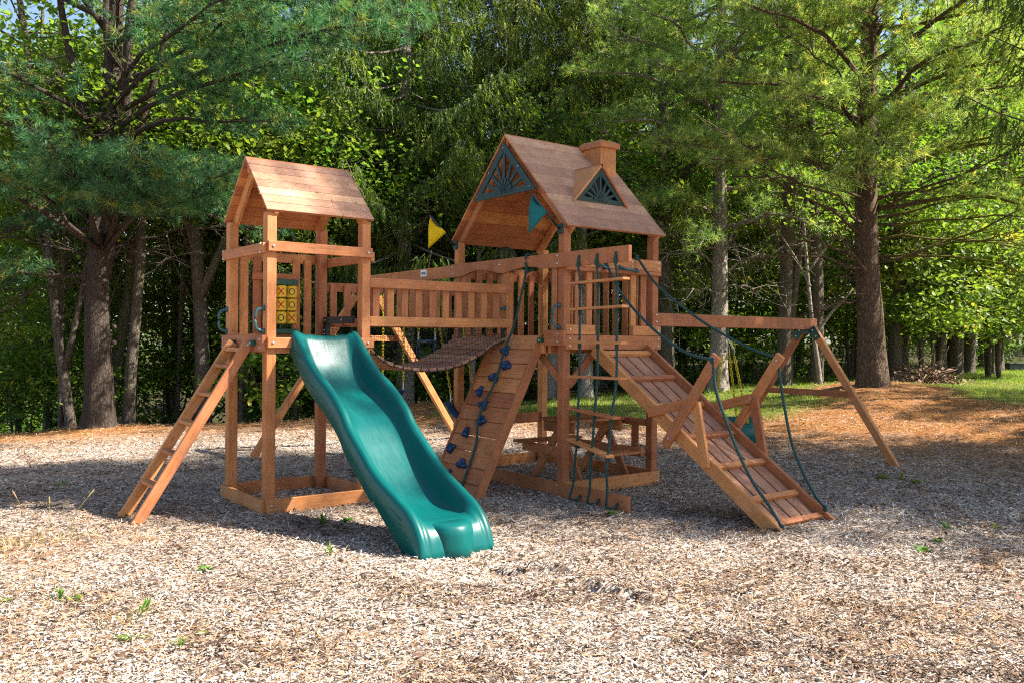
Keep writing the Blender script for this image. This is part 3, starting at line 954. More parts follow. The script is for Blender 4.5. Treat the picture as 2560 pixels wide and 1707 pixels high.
def sunburst(root, name, org, ex, ez, ext, hw, h, m='green'):
    """open fan panel in a triangle: org = middle of the base"""
    org, ex, ez, ext = Vector(org), Vector(ex), Vector(ez), Vector(ext)
    b = MB()
    pt = lambda a, c: tuple(org + ex * a + ez * c)
    k = h / hw
    bw = 0.062 * hw / 0.5
    sl = math.hypot(1, k)
    outer = [(-hw, 0), (hw, 0), (0, h)]
    iy = bw
    ix = hw - (bw * sl + bw) / k
    ih = ix * k + iy
    inner = [(-ix, iy), (ix, iy), (0, ih)]
    for i in range(3):
        n = (i + 1) % 3
        b.prism([pt(*outer[i]), pt(*outer[n]), pt(*inner[n]), pt(*inner[i])], ext * (1.0 + 0.04 * i))
    hr = 0.29 * hw
    arc = [(hr * math.cos(q), iy * 0.4 + hr * math.sin(q)) for q in np.linspace(0, math.pi, 13)]
    b.prism([pt(*q) for q in arc], ext * 1.35)
    for q in np.linspace(0.25, math.pi - 0.25, 7):
        a, c = math.cos(q), math.sin(q)
        b.prism([pt(hr * 0.15 * a - 0.004 * c, iy * 0.4 + hr * 0.15 * c + 0.004 * a), pt(hr * 0.15 * a + 0.004 * c, iy * 0.4 + hr * 0.15 * c - 0.004 * a), pt(hr * 0.97 * a + 0.006 * c, iy * 0.4 + hr * 0.97 * c - 0.006 * a), pt(hr * 0.97 * a - 0.006 * c, iy * 0.4 + hr * 0.97 * c + 0.006 * a)], ext * 1.75)
    for q in np.linspace(0, math.pi, 9)[1:-1]:
        a, c = math.cos(q), math.sin(q)
        # reach of the spoke to the sloping frame
        tt = (ih - iy * 0.4) / (c + k * abs(a)) if (c + k * abs(a)) > 0 else 0
        tt += bw * 0.3
        s = 0.036 * hw
        b.prism([pt(hr * 0.8 * a + s * c, iy * 0.4 + hr * 0.8 * c - s * a), pt(tt * a + s * c, iy * 0.4 + tt * c - s * a), pt(tt * a - s * c, iy * 0.4 + tt * c + s * a), pt(hr * 0.8 * a - s * c, iy * 0.4 + hr * 0.8 * c + s * a)], ext * 0.8)
    o = b.build(name, m, root)
    return o
gp = sunburst(bt, "gable_panel", (2.612, 0.120, 2.985), (0, -1, 0), (0, 0, 1), (-0.018, 0, 0), 0.530, 0.555)
for a, c in ((-0.45, 0.04), (0.45, 0.04), (0, 0.50), (-0.25, 0.27), (0.25, 0.27)):
    bolt(gp, (2.590, 0.12 - a, 2.985 + c), (-1, 0, 0), 0.007)
sunburst(bt, "gable_panel", (3.998, 0.144, 2.985), (0, 1, 0), (0, 0, 1), (0.018, 0, 0), 0.530, 0.555)
# dormer: green fan front, two little roof slopes
roof_y = lambda z: -0.875 + (z - 2.590) * (1.019 / 1.05)
dm = sunburst(bt, "dormer", (3.315, -0.570, 2.898), (1, 0, 0), (0, 0, 1), (0, -0.018, 0), 0.350, 0.350)
bk = MB()
bk.prism([(2.99, -0.545, 2.905), (3.64, -0.545, 2.905), (3.315, -0.545, 3.235)], (0, 0.004, 0))
bk.build("dormer_backing", 'black', dm)
for s in (-1, 1):
    b = MB()
    ax, az = 3.315, 3.300
    bx, bz = 3.315 + s * 0.385, 2.888
    fy = -0.605
    nrm = np.array([s * (az - bz), 0, 0.385])
    nrm = nrm / np.linalg.norm(nrm) * 0.022
    A0, B0 = np.array([ax, fy, az]), np.array([bx, fy, bz])
    A1, B1 = np.array([ax, roof_y(az) + 0.05, az]), np.array([bx, roof_y(bz) + 0.03, bz])
    V = [A0, B0, B1, A1, A0 - nrm, B0 - nrm, B1 - nrm, A1 - nrm]
    F = [[0, 1, 2, 3], [7, 6, 5, 4], [0, 4, 5, 1], [1, 5, 6, 2], [2, 6, 7, 3], [3, 7, 4, 0]]
    if s > 0:
        F = [q[::-1] for q in F]
    b.add(V, F)
    b.build("dormer_roof_board", 'wood', dm)
# chimney: four boards and a hipped cap
ch = box(bt, "chimney", 3.670, 3.902, -0.205, -0.187, 3.16, 3.60)
box(ch, "chimney_board", 3.670, 3.902, 0.068, 0.086, 3.30, 3.60)
box(ch, "chimney_board", 3.670, 3.688, -0.186, 0.067, 3.18, 3.60)
box(ch, "chimney_board", 3.884, 3.902, -0.186, 0.067, 3.18, 3.60)
b = MB()
c0, c1 = (3.640, 3.932), (-0.235, 0.116)
R0 = [(c0[0], c1[0]), (c0[1], c1[0]), (c0[1], c1[1]), (c0[0], c1[1])]
V = [(x, y, 3.590) for x, y in R0] + [(x, y, 3.645) for x, y in R0] + [(x + (3.786 - x) * 0.25, y + (-0.06 - y) * 0.25, 3.672) for x, y in R0]
F = [[3, 2, 1, 0]] + [[i, (i + 1) % 4, 4 + (i + 1) % 4, 4 + i] for i in range(4)] + [[4 + i, 4 + (i + 1) % 4, 8 + (i + 1) % 4, 8 + i] for i in range(4)] + [[8, 9, 10, 11]]
b.add(V, F)
b.build("chimney_cap", 'wood', ch)

# ---- toy ship's wheel on the back rail
wh = thing("toy_steering_wheel", "dark green toy steering wheel standing behind the wavy beam", "steering wheel", (3.288, 1.00, 2.38), SET)
b = MB()
th = np.linspace(0, 2 * np.pi, 25)
b.tube(np.stack([3.288 + 0.150 * np.cos(th), np.full(25, 0.985), 2.405 + 0.150 * np.sin(th)], 1), 0.017, 8, caps=False)
b.build("rim", 'green', wh, True)
for q in (0.5 * np.pi, 1.17 * np.pi, 1.83 * np.pi):
    board(wh, "spoke", (3.288, 0.985, 2.405), (3.288 + 0.142 * math.cos(q), 0.985, 2.405 + 0.142 * math.sin(q)), 0.026, 0.014, (0, 0.2, 1) if abs(math.cos(q)) > .5 else (1, 0, 0), 'green')
b = MB()
b.tube([(3.288, 0.965, 2.405), (3.288, EY, 2.405)], 0.035, 10)
b.build("hub", 'green', wh, True)
board(wh, "mount", (3.288, EY - 0.012, 2.20), (3.288, EY - 0.012, 2.44), 0.07, 0.02, (1, 0, 0), 'green')

# ---- pennant flags
def flag(label, base, tip, tri, m):
    t = thing("pennant_flag", label, "flag", base, "pennant flags on the clubhouse tower")
    b = MB()
    b.tube([base, tip], 0.011, 8)
    b.build("pole", 'green', t, True)
    bx = base
    box(t, "pole_bracket", bx[0] + 0.002, FX - 0.001, bx[1] - 0.035, bx[1] + 0.035, bx[2] - 0.045, bx[2] + 0.05, 'green')
    a, c, e = [np.array(q) for q in tri]
    n = 7
    V, F, ix = [], [], {}
    for i in range(n + 1):
        for j in range(n + 1 - i):
            p = a + (c - a) * i / n + (e - a) * j / n
            p[1] += 0.018 * math.sin(5.0 * j / n + i * 0.7)
            ix[i, j] = len(V)
            V.append(p)
    for i in range(n):
        for j in range(n - i):
            F.append([ix[i, j], ix[i + 1, j], ix[i, j + 1]])
            if j < n - i - 1:
                F.append([ix[i + 1, j], ix[i + 1, j + 1], ix[i, j + 1]])
    b = MB()
    b.add(V, F)
    o = b.build("pennant", m, t, True)
    md = o.modifiers.new("cloth", 'SOLIDIFY')
    md.thickness = 0.003
flag("teal pennant flag on a slanting pole at the front post of the taller tower", (2.610, -0.759, 2.560), (2.262, -0.759, 2.862), ((2.268, -0.762, 2.850), (2.440, -0.762, 2.702), (2.205, -0.775, 2.470)), 'flagg')
flag("yellow pennant flag on a slanting pole at the back post of the taller tower", (2.610, 1.050, 2.545), (2.280, 1.050, 2.850), ((2.286, 1.047, 2.842), (2.482, 1.047, 2.676), (2.240, 1.035, 2.478)), 'flagy')

# ---- rope bridge between the towers
bg = thing("rope_bridge", "sagging plank bridge with netted sides and slatted rails between the two towers", "bridge", (1.8, 0.5, 1.2), SET)
bx = np.array([0.99, 1.04, 1.14, 1.245, 1.38, 1.54, 1.70, 1.876, 2.058, 2.182, 2.333, 2.448, 2.62])
bz = np.array([1.420, 1.378, 1.302, 1.246, 1.214, 1.194, 1.190, 1.202, 1.243, 1.290, 1.366, 1.445, 1.500])
bz_f = lambda x: np.interp(x, bx, bz)
for i in range(17):
    x = 1.045 + i * 0.0965
    z0, z1 = float(bz_f(x - 0.04)), float(bz_f(x + 0.04))
    ax = Vector((0.08, 0, z1 - z0)).normalized()
    c = Vector((x, 0.5, (z0 + z1) / 2))
    board(bg, "bridge_plank", c + Vector((0, -0.43, 0)), c + Vector((0, 0.43, 0)), 0.080, 0.036, ax, 'deck')
for side, (y0, ys_) in enumerate(((0.008, 0.047), (0.955, 0.930))):
    rail = lambda x0, z0, x1, z1, h: board(bg, "bridge_rail", (x0, y0 + 0.019, z0 - h / 2), (x1, y0 + 0.019, z1 - h / 2), h, 0.037, (0, 0, 1))
    xl = LX + 0.001 if side == 0 else LX + T_ + 0.001
    xr = FX - 0.002 if side == 0 else FX - T_ - 0.002
    rail(xl, 2.048, xr, 2.056, 0.090)
    rail(xl, 1.694, xr, 1.700, 0.090)
    for i in range(10):
        x = 1.075 + i * 0.1545
        box(bg, "slat", x - 0.036, x + 0.036, ys_, ys_ + 0.022, 1.62, 2.03, ch=0.003)
for s, y in ((0, 0.062), (1, 0.938)):
    net = MB()
    xs = np.linspace(1.0, 2.62, 46)
    top = np.full(46, 1.612)
    low = bz_f(xs) + 0.01
    n = 8
    for i in range(46):
        jit = 0.006 * np.sin(i * 2.3 + np.arange(n + 1) * 1.1)
        p = [(xs[i] + jit[k], y + (0.02 if s == 0 else -0.02) * math.sin(math.pi * k / n), top[i] + (low[i] - top[i]) * k / n) for k in range(n + 1)]
        net.tube(p, 0.0019, 3, caps=False)
    for k in range(1, n):
        p = [(xs[i], y + (0.02 if s == 0 else -0.02) * math.sin(math.pi * k / n) + 0.001, top[i] + (low[i] - top[i]) * k / n + 0.004 * math.sin(i * 1.7)) for i in range(46)]
        net.tube(p, 0.0019, 3, caps=False)
    o = net.build("side_net", 'net', bg)
    chn = MB()
    for k in range(0, 60):
        x0 = 1.0 + k * 1.62 / 60
        x1 = x0 + 0.034
        for zz in (0.0,):
            p0 = np.array([x0, y, float(bz_f(x0)) - 0.012])
            p1 = np.array([x1, y, float(bz_f(x1)) - 0.012])
            up_ = np.array([0, 0, 0.007]) if k % 2 else np.array([0, 0.007, 0])
            chn.tube([p0 - up_, p1 - up_, p1 + up_, p0 + up_, p0 - up_], 0.0025, 4, caps=False)
    chn.build("chain", 'black', bg)
# black mounting irons
o = box(bg, "mounting_bracket", LX - 0.040, LX + 0.000, 0.300, 0.905, 1.632, 1.700, 'black')
for y in (0.86, 0.50):
    bolt(o, (LX - 0.040, y, 1.668), (-1, 0, 0))
o = box(bg, "mounting_bracket", LX - 0.043, LX - 0.002, 0.835, 0.904, 1.500, 1.630, 'black')
for z in (1.53, 1.57):
    bolt(o, (LX - 0.043, 0.87, z), (-1, 0, 0))
for y in (0.115, 0.885):
    o = box(bg, "mounting_bracket", FX - T_ - 0.012, FX - T_ - 0.003, y - 0.03, y + 0.03, 1.44, 1.61, 'black')
    bolt(o, (FX - T_ - 0.012, y, 1.48), (-1, 0, 0))

# ---- climbing wall
cw = thing("climbing_wall", "leaning plank climbing wall with blue hand holds", "climbing wall", (2.2, -0.1, 0), SET)
ct, cb = Vector((2.598, 0, 1.545)), Vector((1.800, 0, -0.03))
ct = Vector((2.62, 0, 1.54))
cb = Vector((1.825, 0, -0.03))
sl_ = (cb - ct).normalized()
nw = Vector((sl_.z, 0, -sl_.x)).normalized()
if nw.x > 0:
    nw = -nw
CL = (cb - ct).length
npk = 11
pw = CL / npk
for i in range(npk):
    c = ct + sl_ * (pw * (i + 0.5)) - nw * 0.011
    board(cw, "plank", c + Vector((0, -0.455, 0)), c + Vector((0, 0.285, 0)), pw - 0.007, 0.022, sl_, 'wood', 0.005)
for y in (-0.476, 0.306):
    board(cw, "rail", ct + sl_ * -0.02 + Vector((0, y, 0)) - nw * 0.038, cb + sl_ * 0.03 + Vector((0, y, 0)) - nw * 0.038, 0.089, 0.038, nw, 'wood', 0.005)
o = box(cw, "hook_bracket", FX - T_ - 0.045, FX - T_ - 0.002, -0.56, -0.50, 1.465, 1.510, 'bracket')
bolt(o, (FX - T_ - 0.045, -0.535, 1.487), (-1, 0, 0))
for (x, y, z, rot) in ((2.534, -0.038, 1.371, .2), (2.461, -0.158, 1.226, .9), (2.397, -0.03, 1.1, .4), (2.325, 0.124, 0.958, 2.2), (2.259, -0.041, 0.828, 0.1), (2.186, -0.115, 0.684, 1.1), (2.119, 0.071, 0.55, 2.6), (2.04, 0.204, 0.395, 1.6), (1.975, -0.086, 0.267, .7), (1.918, 0.098, 0.155, 1.9)):
    # three-lobed hold with a bolt hole in the middle
    b = MB()
    c = ct + sl_ * ((Vector((x, 0, z)) - ct).dot(sl_))
    c.y = y
    yv = Vector((0, 1, 0))
    n = 18
    rows = []
    for (fr, hh) in ((1.0, 0.0), (1.0, 0.022), (0.86, 0.040), (0.55, 0.050), (0.28, 0.046), (0.16, 0.026)):
        ring = []
        for k in range(n):
            a = 2 * math.pi * k / n
            r = (0.050 + 0.016 * math.cos(3 * (a - rot)) + 0.006 * math.cos(2 * a + rot)) * fr
            hx = hh * (1 + 0.35 * math.cos(a - rot))
            ring.append(tuple(c + yv * (r * math.cos(a)) + sl_ * (r * math.sin(a)) + nw * hx))
        rows.append(ring)
    V = [p for r_ in rows for p in r_]
    F = [[i * n + k, i * n + (k + 1) % n, (i + 1) * n + (k + 1) % n, (i + 1) * n + k] for i in range(5) for k in range(n)] + [[5 * n + k for k in range(n)]]
    b.add(V, F)
    b.build("hand_hold", 'blue', cw, True)

def knot(mb, c, r=0.022):
    for dz, rr in ((0.012, 0.9), (-0.012, 1.0)):
        ball(mb, (c[0], c[1], c[2] + dz), r * rr, 0, (1, 1, 0.8), 8, 5)

# ---- climbing rope
cr = thing("climbing_rope", "dark green climbing rope hanging from the wavy beam down the plank climbing wall", "rope", (2.6, -0.28, 2.2), SET)
b = MB()
xb = FX - T_ - 0.006
b.tube(smooth_path([(xb - 0.006, -0.287, 2.20), (xb - 0.018, -0.287, 2.26), (xb - 0.012, -0.287, 2.338), (FX - 0.02, -0.287, 2.345), (FX + 0.008, -0.287, 2.33), (FX + 0.008, -0.287, 2.20), (FX - 0.02, -0.287, 2.175), (xb - 0.006, -0.287, 2.19)], 4), 0.012, 6)
knot(b, (xb - 0.008, -0.287, 2.180), 0.024)
wallp = lambda y, z, off: tuple(ct + sl_ * ((z - 1.54) / sl_.z) + Vector((0, y, 0)) + nw * off)
pts = [(xb - 0.008, -0.287, 2.18), (2.583, -0.24, 2.02), (2.575, -0.17, 1.80), (2.565, -0.10, 1.60)]
pts += [wallp(-0.062, 1.40, 0.052), wallp(-0.095, 1.17, 0.040), wallp(-0.105, 0.97, 0.040), wallp(-0.097, 0.87, 0.052), wallp(-0.112, 0.67, 0.052), wallp(-0.180, 0.484, 0.022), wallp(-0.212, 0.296, 0.020), wallp(-0.228, 0.09, 0.018), wallp(-0.230, 0.02, 0.016)]
b.rope(smooth_path(pts, 6), 0.0130)
b.build("strand", 'rope', cr, True)

# ---- rope ladder hung from the header beam
rl_ = thing("rope_ladder", "rope ladder with six plank rungs hanging from the end of the wavy beam", "rope ladder", (2.6, -1.32, 2.2), SET)
ropes_y = (-1.073, -1.320, -1.565)
rungs = [((-0.935, 2.022), (-1.681, 2.036), 0.0), ((-0.938, 1.778), (-1.672, 1.792), 0.0), ((-0.921, 1.475), (-1.660, 1.468), 0.0), ((-0.946, 1.150), (-1.664, 1.158), 0.0), ((-0.943, 0.850), (-1.640, 0.812), -0.06), ((-0.946, 0.560), (-1.600, 0.470), -0.10)]
for (a, c, sh) in rungs:
    board(rl_, "rung", (xb + 0.010, a[0], a[1]), (xb + 0.010 + sh, c[0], c[1]), 0.088, 0.024, (1, 0, 0))
for i, y in enumerate(ropes_y):
    b = MB()
    p = [(xb - 0.010, y, 2.262), (xb - 0.016, y, 2.20), (xb + 0.004, y, 2.10)]
    knot(b, (xb - 0.012, y, 2.200), 0.024)
    b.tube([(xb + 0.012, y, 2.270), (xb - 0.012, y, 2.268)], 0.014, 6)
    for (a, c, sh) in rungs:
        s = (y - a[0]) / (c[0] - a[0])
        z = a[1] + (c[1] - a[1]) * s
        x = xb + 0.010 + sh * s
        p.append((x, y, z))
        knot(b, (x, y, z - 0.032), 0.021)
    s3 = p[-1]
    p += [(s3[0] - 0.03, y - 0.01, s3[2] - 0.12), (s3[0] - 0.05 + 0.02 * i, y - 0.005, 0.16), (xb - 0.09, y + 0.012, 0.035), (xb - 0.055, y + 0.004, 0.006), (xb - 0.03, notch[i] + 0.006, 0.014), (xb + 0.0, notch[i], 0.042), (xb + 0.05, notch[i], 0.050)]
    b.rope(smooth_path(p, 6), 0.0122)
    b.build("rope", 'rope', rl_, True)

# ---- cleated ramp with rope rails
rp = thing("cleated_ramp", "sloping plank ramp with cross cleats and rope hand rails at the taller tower", "ramp", (3.33, -1.9, 0), SET)
ra, rb = Vector((0, -0.850, 1.395)), Vector((0, -3.000, -0.045))
sr = (rb - ra).normalized()
nr = Vector((0, -sr.z, sr.y))
if nr.z < 0:
    nr = -nr
RL = (rb - ra).length
for x in (2.985, 3.705):
    board(rp, "rail", ra + Vector((x, 0, 0)) + nr * 0.012, rb + Vector((x, 0, 0)) + nr * 0.012, 0.125, 0.038, nr, 'wood', 0.006)
for k, (x0, wdt) in enumerate(((3.095, 0.145), (3.262, 0.145), (3.428, 0.145), (3.595, 0.145))):
    board(rp, "plank", ra + Vector((x0, 0, 0)) - nr * 0.012, rb + Vector((x0, 0, 0)) - nr * 0.012, wdt, 0.024, (1, 0, 0), 'deck')
for s in (0.035, 0.195, 0.36, 0.53, 0.685, 0.845, 0.955):
    c = ra + sr * (RL * s) + nr * 0.020
    board(rp, "cleat", c + Vector((3.006, 0, 0)), c + Vector((3.684, 0, 0)), 0.055, 0.038, sr)
for x, sg in ((2.985, -1), (3.705, 1)):
    xo = x + sg * 0.040
    xo2 = x + sg * 0.079
    o = board(rp, "rail_post", (xo2, -1.870, 0.565), (xo2, -2.440, 1.375), 0.089, 0.037, (0, 1, 0), 'wood', 0.006)
    for (y, z) in ((-2.405, 1.325), (-1.925, 0.640)):
        bolt(o, (xo2 - 0.0185, y, z), (-1, 0, 0))
    board(rp, "rail_arm", (xo, -1.635, 0.840), (xo, -2.150, 0.975), 0.085, 0.037, (0, 0, 1))
    board(rp, "strut", (xo, -2.185, 0.965), (xo, -2.300, 0.420), 0.085, 0.037, (0, 1, 0))
def rope_run(pts, r=0.0125):
    b = MB()
    b.rope(smooth_path(pts, 8), r + 0.0006)
    for p in (pts[0], pts[-1]):
        knot(b, p, 0.022)
    return b.build("rope", 'rope', rp, True)
rope_run([(3.152, FY - T_ - 0.012, 2.245), (3.10, -1.13, 1.93), (3.01, -1.62, 1.60), (2.92, -2.08, 1.40), (2.894, -2.40, 1.335)])
rope_run([(2.894, -2.41, 1.335), (2.905, -2.44, 1.07), (2.955, -2.60, 0.64), (3.00, -2.73, 0.37), (3.03, -2.86, 0.20), (3.03, -2.955, 0.09), (3.01, -3.01, 0.035)])
rope_run([(3.575, FY - T_ - 0.012, 2.340), (3.62, -1.13, 2.02), (3.69, -1.60, 1.69), (3.75, -2.05, 1.46), (3.795, -2.385, 1.345)])
rope_run([(3.798, -2.40, 1.335), (3.79, -2.45, 1.05), (3.775, -2.56, 0.62), (3.75, -2.70, 0.36), (3.72, -2.84, 0.19), (3.70, -2.95, 0.10)])
b = MB()
th = np.linspace(0.3, 2 * np.pi - 0.3, 14)
b.tube(np.stack([np.full(14, 2.890), -2.405 + 0.022 * np.cos(th), 1.345 + 0.022 * np.sin(th)], 1), 0.004, 6)
b.build("eye_ring", 'steel', rp, True)

# ---- picnic table under the big tower
pt = thing("picnic_table", "small wooden picnic table with bench under the taller tower", "picnic table", (3.45, 0.0, 0), SET)
for i in range(4):
    y = -0.43 + i * 0.128
    box(pt, "table_plank", 3.06, 3.855, y, y + 0.122, 0.640, 0.668)
for y in (0.24, 0.335):
    box(pt, "bench_plank", 2.98, 3.845, y, y + 0.09, 0.375, 0.403)
for y in (-0.74, -0.645):
    box(pt, "bench_plank", 3.30, 3.845, y, y + 0.09, 0.310, 0.338)
for x in (3.13, 3.80):
    box(pt, "table_bearer", x - 0.018, x + 0.018, -0.42, 0.06, 0.525, 0.637)
    box(pt, "bench_bearer", x - 0.018, x + 0.018, -0.735 if x > 3.5 else -0.30, 0.425, 0.275, 0.372)
    board(pt, "leg", (x + 0.038, -0.20, 0.637), (x + 0.038, 0.29, -0.03), 0.089, 0.036, (0, 1, 0))
    board(pt, "leg", (x + 0.076, -0.05, 0.637), (x + 0.076, -0.46, -0.03), 0.089, 0.036, (0, 1, 0))
box(pt, "upright", 3.855, 3.89, -0.60, -0.515, 0.30, 0.63)
box(pt, "tower_bearer", 3.86, 3.952, -0.71, 0.30, 0.595, 0.665)

# ---- swing beams and their A frames
def a_frame(root, apex, axis, spread, feet_z, foot_along=0.0, cross_z=0.87):
    """two legs splaying along +-axis below the apex"""
    apex, axis = Vector(apex), Vector(axis)
    side = Vector((axis.y, -axis.x, 0))
    out = []
    for s, fz in ((1, feet_z[0]), (-1, feet_z[1])):
        top = apex + axis * (s * 0.075)
        foot = apex + axis * (s * spread)
        foot.z = fz
        o = board(root, "leg", top, foot, 0.089, 0.060, axis, 'wood', 0.006)
        dirv = (foot - top).normalized()
        pl = board(root, "leg_plate", top - dirv * 0.01 + side * 0.035, top + dirv * 0.16 + side * 0.035, 0.100, 0.008, axis, 'bracket')
        for q in (0.03, 0.12):
            bolt(pl, top + dirv * q + side * 0.040, side)
        pl = board(root, "leg_plate", top - dirv * 0.01 - side * 0.035, top + dirv * 0.16 - side * 0.035, 0.100, 0.008, axis, 'bracket')
        for q in (0.03, 0.12):
            bolt(pl, top + dirv * q - side * 0.040, -side)
        out.append((top, foot))
    ps = []
    for (top, foot) in out:
        s = (top.z - cross_z) / (top.z - foot.z)
        ps.append(top.lerp(foot, s))
    board(root, "cross_bar", ps[0] + side * 0.052, ps[1] + side * 0.052, 0.075, 0.036, (0, 0, 1))
s1 = thing("swing_beam", "lower swing beam on an A-frame standing beside the cleated ramp", "swing frame", (6.81, -0.66, 0), SET)
board(s1, "beam", (EX - 0.05, -0.690, 1.716), (6.98, -0.690, 1.712), 0.140, 0.042, (0, 0, 1), 'wood', 0.006)
a_frame(s1, (6.81, -0.690, 1.660), (0, -1, 0), 1.18, (0.04, 0.06), cross_z=0.865)
box(s1, "apex_plate", 6.74, 6.88, -0.735, -0.645, 1.590, 1.636, 'bracket')
s2 = thing("swing_beam", "long swing beam with A-frame behind the rope bridge", "swing frame", (2.6, 3.1, 0), SET)
bm2 = board(s2, "beam", (FX - 0.025, EY + 0.003, 2.252), (FX - 0.025, 3.30, 2.236), 0.135, 0.042, (0, 0, 1), 'wood', 0.006)
a_frame(s2, (FX - 0.025, 3.12, 2.175), (-1, 0, 0), 1.52, (0.05, 0.0), cross_z=1.49)
box(s2, "apex_plate", FX - 0.09, FX + 0.04, 3.05, 3.19, 2.11, 2.164, 'bracket')
st = MB()
xf = FX - 0.025 - 0.0225
st.add([(xf, 1.738, 2.226), (xf, 1.607, 2.226), (xf, 1.607, 2.302), (xf, 1.738, 2.302)], [[0, 1, 2, 3]])
for k, (y0, y1, z0, z1) in enumerate(((1.722, 1.624, 2.272, 2.279), (1.722, 1.624, 2.243, 2.247), (1.722, 1.705, 2.252, 2.268), (1.700, 1.684, 2.252, 2.272), (1.679, 1.664, 2.254, 2.267), (1.659, 1.645, 2.252, 2.270), (1.640, 1.626, 2.253, 2.268))):
    st.add([(xf - 0.001, y0, z0), (xf - 0.001, y1, z0), (xf - 0.001, y1, z1), (xf - 0.001, y0, z1)], [[0, 1, 2, 3]], 0.5, 1)
st.build("sticker", ['white', 'ink'], bm2)

def chain(mb, a, b_, link_len=0.052, r=0.0050, hw=0.011):
    a, b_ = np.array(a, float), np.array(b_, float)
    d = b_ - a
    L = np.linalg.norm(d)
    d /= L
    s1_ = np.cross(d, [0.3, 1, 0.1])
    s1_ /= np.linalg.norm(s1_)
    s2_ = np.cross(d, s1_)
    n = int(L / (link_len * 0.78))
    for i in range(n):
        p = a + d * (L * i / n)
        w_ = (s1_ if i % 2 else s2_) * hw
        e = d * link_len
        mb.tube([p - w_ * 0.5, p + w_ * 0.5 - d * 0.002, p + w_ + d * 0.010, p + w_ + e - d * 0.010, p + w_ * 0.5 + e, p - w_ * 0.5 + e, p - w_ + e - d * 0.010, p - w_ + d * 0.010, p - w_ * 0.5], r, 4, caps=False)

XS = FX - 0.025
def hang(root, y, ztop, zbot, x2=None, y2=None, white=0.10):
    b = MB()
    chain(b, (XS, y, ztop), (XS if x2 is None else x2, y if y2 is None else y2, zbot + white))
    b.build("chain", 'chain', root)
    b = MB()
    b.tube([(XS, y, 2.19), (XS, y, ztop - 0.01)], 0.010, 6)
    b.build("hanger", 'bracket', root)
    b = MB()
    xx, yy = (XS if x2 is None else x2), (y if y2 is None else y2)
    b.tube([(xx, yy, zbot + white + 0.01), (xx, yy, zbot)], 0.008, 6)
    b.build("connector", 'steel', root)
def belt_seat(root, y0, y1, z, m='blue'):
    ym = (y0 + y1) / 2
    hwid = abs(y1 - y0) / 2
    V, F = [], []
    n = 13
    for i in range(n):
        s = -1 + 2 * i / (n - 1)
        zz = z + 0.16 * s * s - 0.16
        for dx in (-0.075, 0.075):
            V.append((XS + dx, ym + hwid * s, zz))
        if i:
            F.append([2 * i - 2, 2 * i - 1, 2 * i + 1, 2 * i])
    b = MB()
    b.add(V, F)
    o = b.build("seat", m, root, True)
    md = o.modifiers.new("belt", 'SOLIDIFY')
    md.thickness = 0.012
g1 = thing("belt_swing", "belt swing on yellow chains partly hidden behind the slide", "swing", (XS, 2.42, 0.8), SET)
hang(g1, 2.679, 2.15, 0.86)
hang(g1, 2.163, 2.15, 0.86)
belt_seat(g1, 2.163, 2.679, 0.87)
g2 = thing("trapeze_swing", "trapeze swing with dark bar and hand rings seen through the bridge net", "swing", (XS, 1.63, 1.46), SET)
hang(g2, 1.814, 2.15, 1.47)
hang(g2, 1.440, 2.15, 1.47)
b = MB()
b.tube([(XS, 1.835, 1.465), (XS, 1.42, 1.465)], 0.016, 8)
b.build("bar", 'blue', g2, True)
for y in (1.814, 1.44):
    b = MB()
    b.tube(smooth_path([(XS, y, 1.455), (XS, y + 0.03, 1.36), (XS, y + 0.06, 1.24), (XS, y + 0.055, 1.215), (XS, y - 0.055, 1.215), (XS, y - 0.06, 1.24), (XS, y - 0.03, 1.36), (XS, y, 1.455)], 4), 0.009, 6)
    b.build("hand_ring", 'blue', g2, True)
g3 = thing("belt_swing", "belt swing on yellow chains hanging beside the back leg of the taller tower", "swing", (XS, 1.3, 0.7), SET)
hang(g3, 1.52, 2.15, 0.78, None, 1.108)
hang(g3, 1.05, 2.15, 0.78, None, 0.640)
belt_seat(g3, 0.640, 1.108, 0.79)
# ---- tyre swing under the lower beam
ts = thing("tire_swing", "green plastic tire swing on yellow chains behind the cleated ramp", "tire swing", (5.38, -0.69, 0.45), SET)
b = MB()
b.tube([(5.228, -0.69, 1.645), (5.228, -0.69, 1.535)], 0.016, 8)
b.build("swivel", 'bracket', ts, True)
tcx, tcy, tcz = 5.46, -0.60, 0.43
for k in range(3):
    a = 2 * math.pi * k / 3 + 0.4
    e = (tcx + 0.24 * math.cos(a) * 0.9, tcy + 0.24 * math.sin(a), tcz + 0.10)
    s0 = (5.228, -0.69, 1.53)
    mid = lerp(s0, e, 0.2)
    mid = (mid[0] + 0.02 * math.cos(a), mid[1] + 0.04 * math.sin(a), mid[2])
    b = MB()
    for sgn in (-1, 1):
        b.tube([s0, (mid[0] + 0.02 * sgn, mid[1] + 0.012 * sgn, mid[2] + 0.08), mid], 0.004, 5)
    b.build("steel_hanger", 'steel', ts)
    b = MB()
    chain(b, mid, e, 0.052, 0.0055, 0.013)
    b.build("chain", 'chain', ts)
b = MB()
n, k2 = 36, 14
V = []
tilt = Matrix.Rotation(R(-10), 3, 'Y')
for i in range(n):
    a = 2 * math.pi * i / n
    for j in range(k2):
        t_ = 2 * math.pi * j / k2
        ct_, st_ = math.cos(t_), math.sin(t_)
        pr = 0.105 * math.copysign(abs(ct_) ** 0.6, ct_)
        pz = 0.125 * math.copysign(abs(st_) ** 0.7, st_)
        if j in (13, 1):
            pr -= 0.006
        if j in (0,) and i % 2:
            pr -= 0.012
        v = tilt @ Vector(((0.225 + pr) * math.cos(a), (0.225 + pr) * math.sin(a), pz))
        V.append((tcx + v.x, tcy + v.y, tcz + v.z))
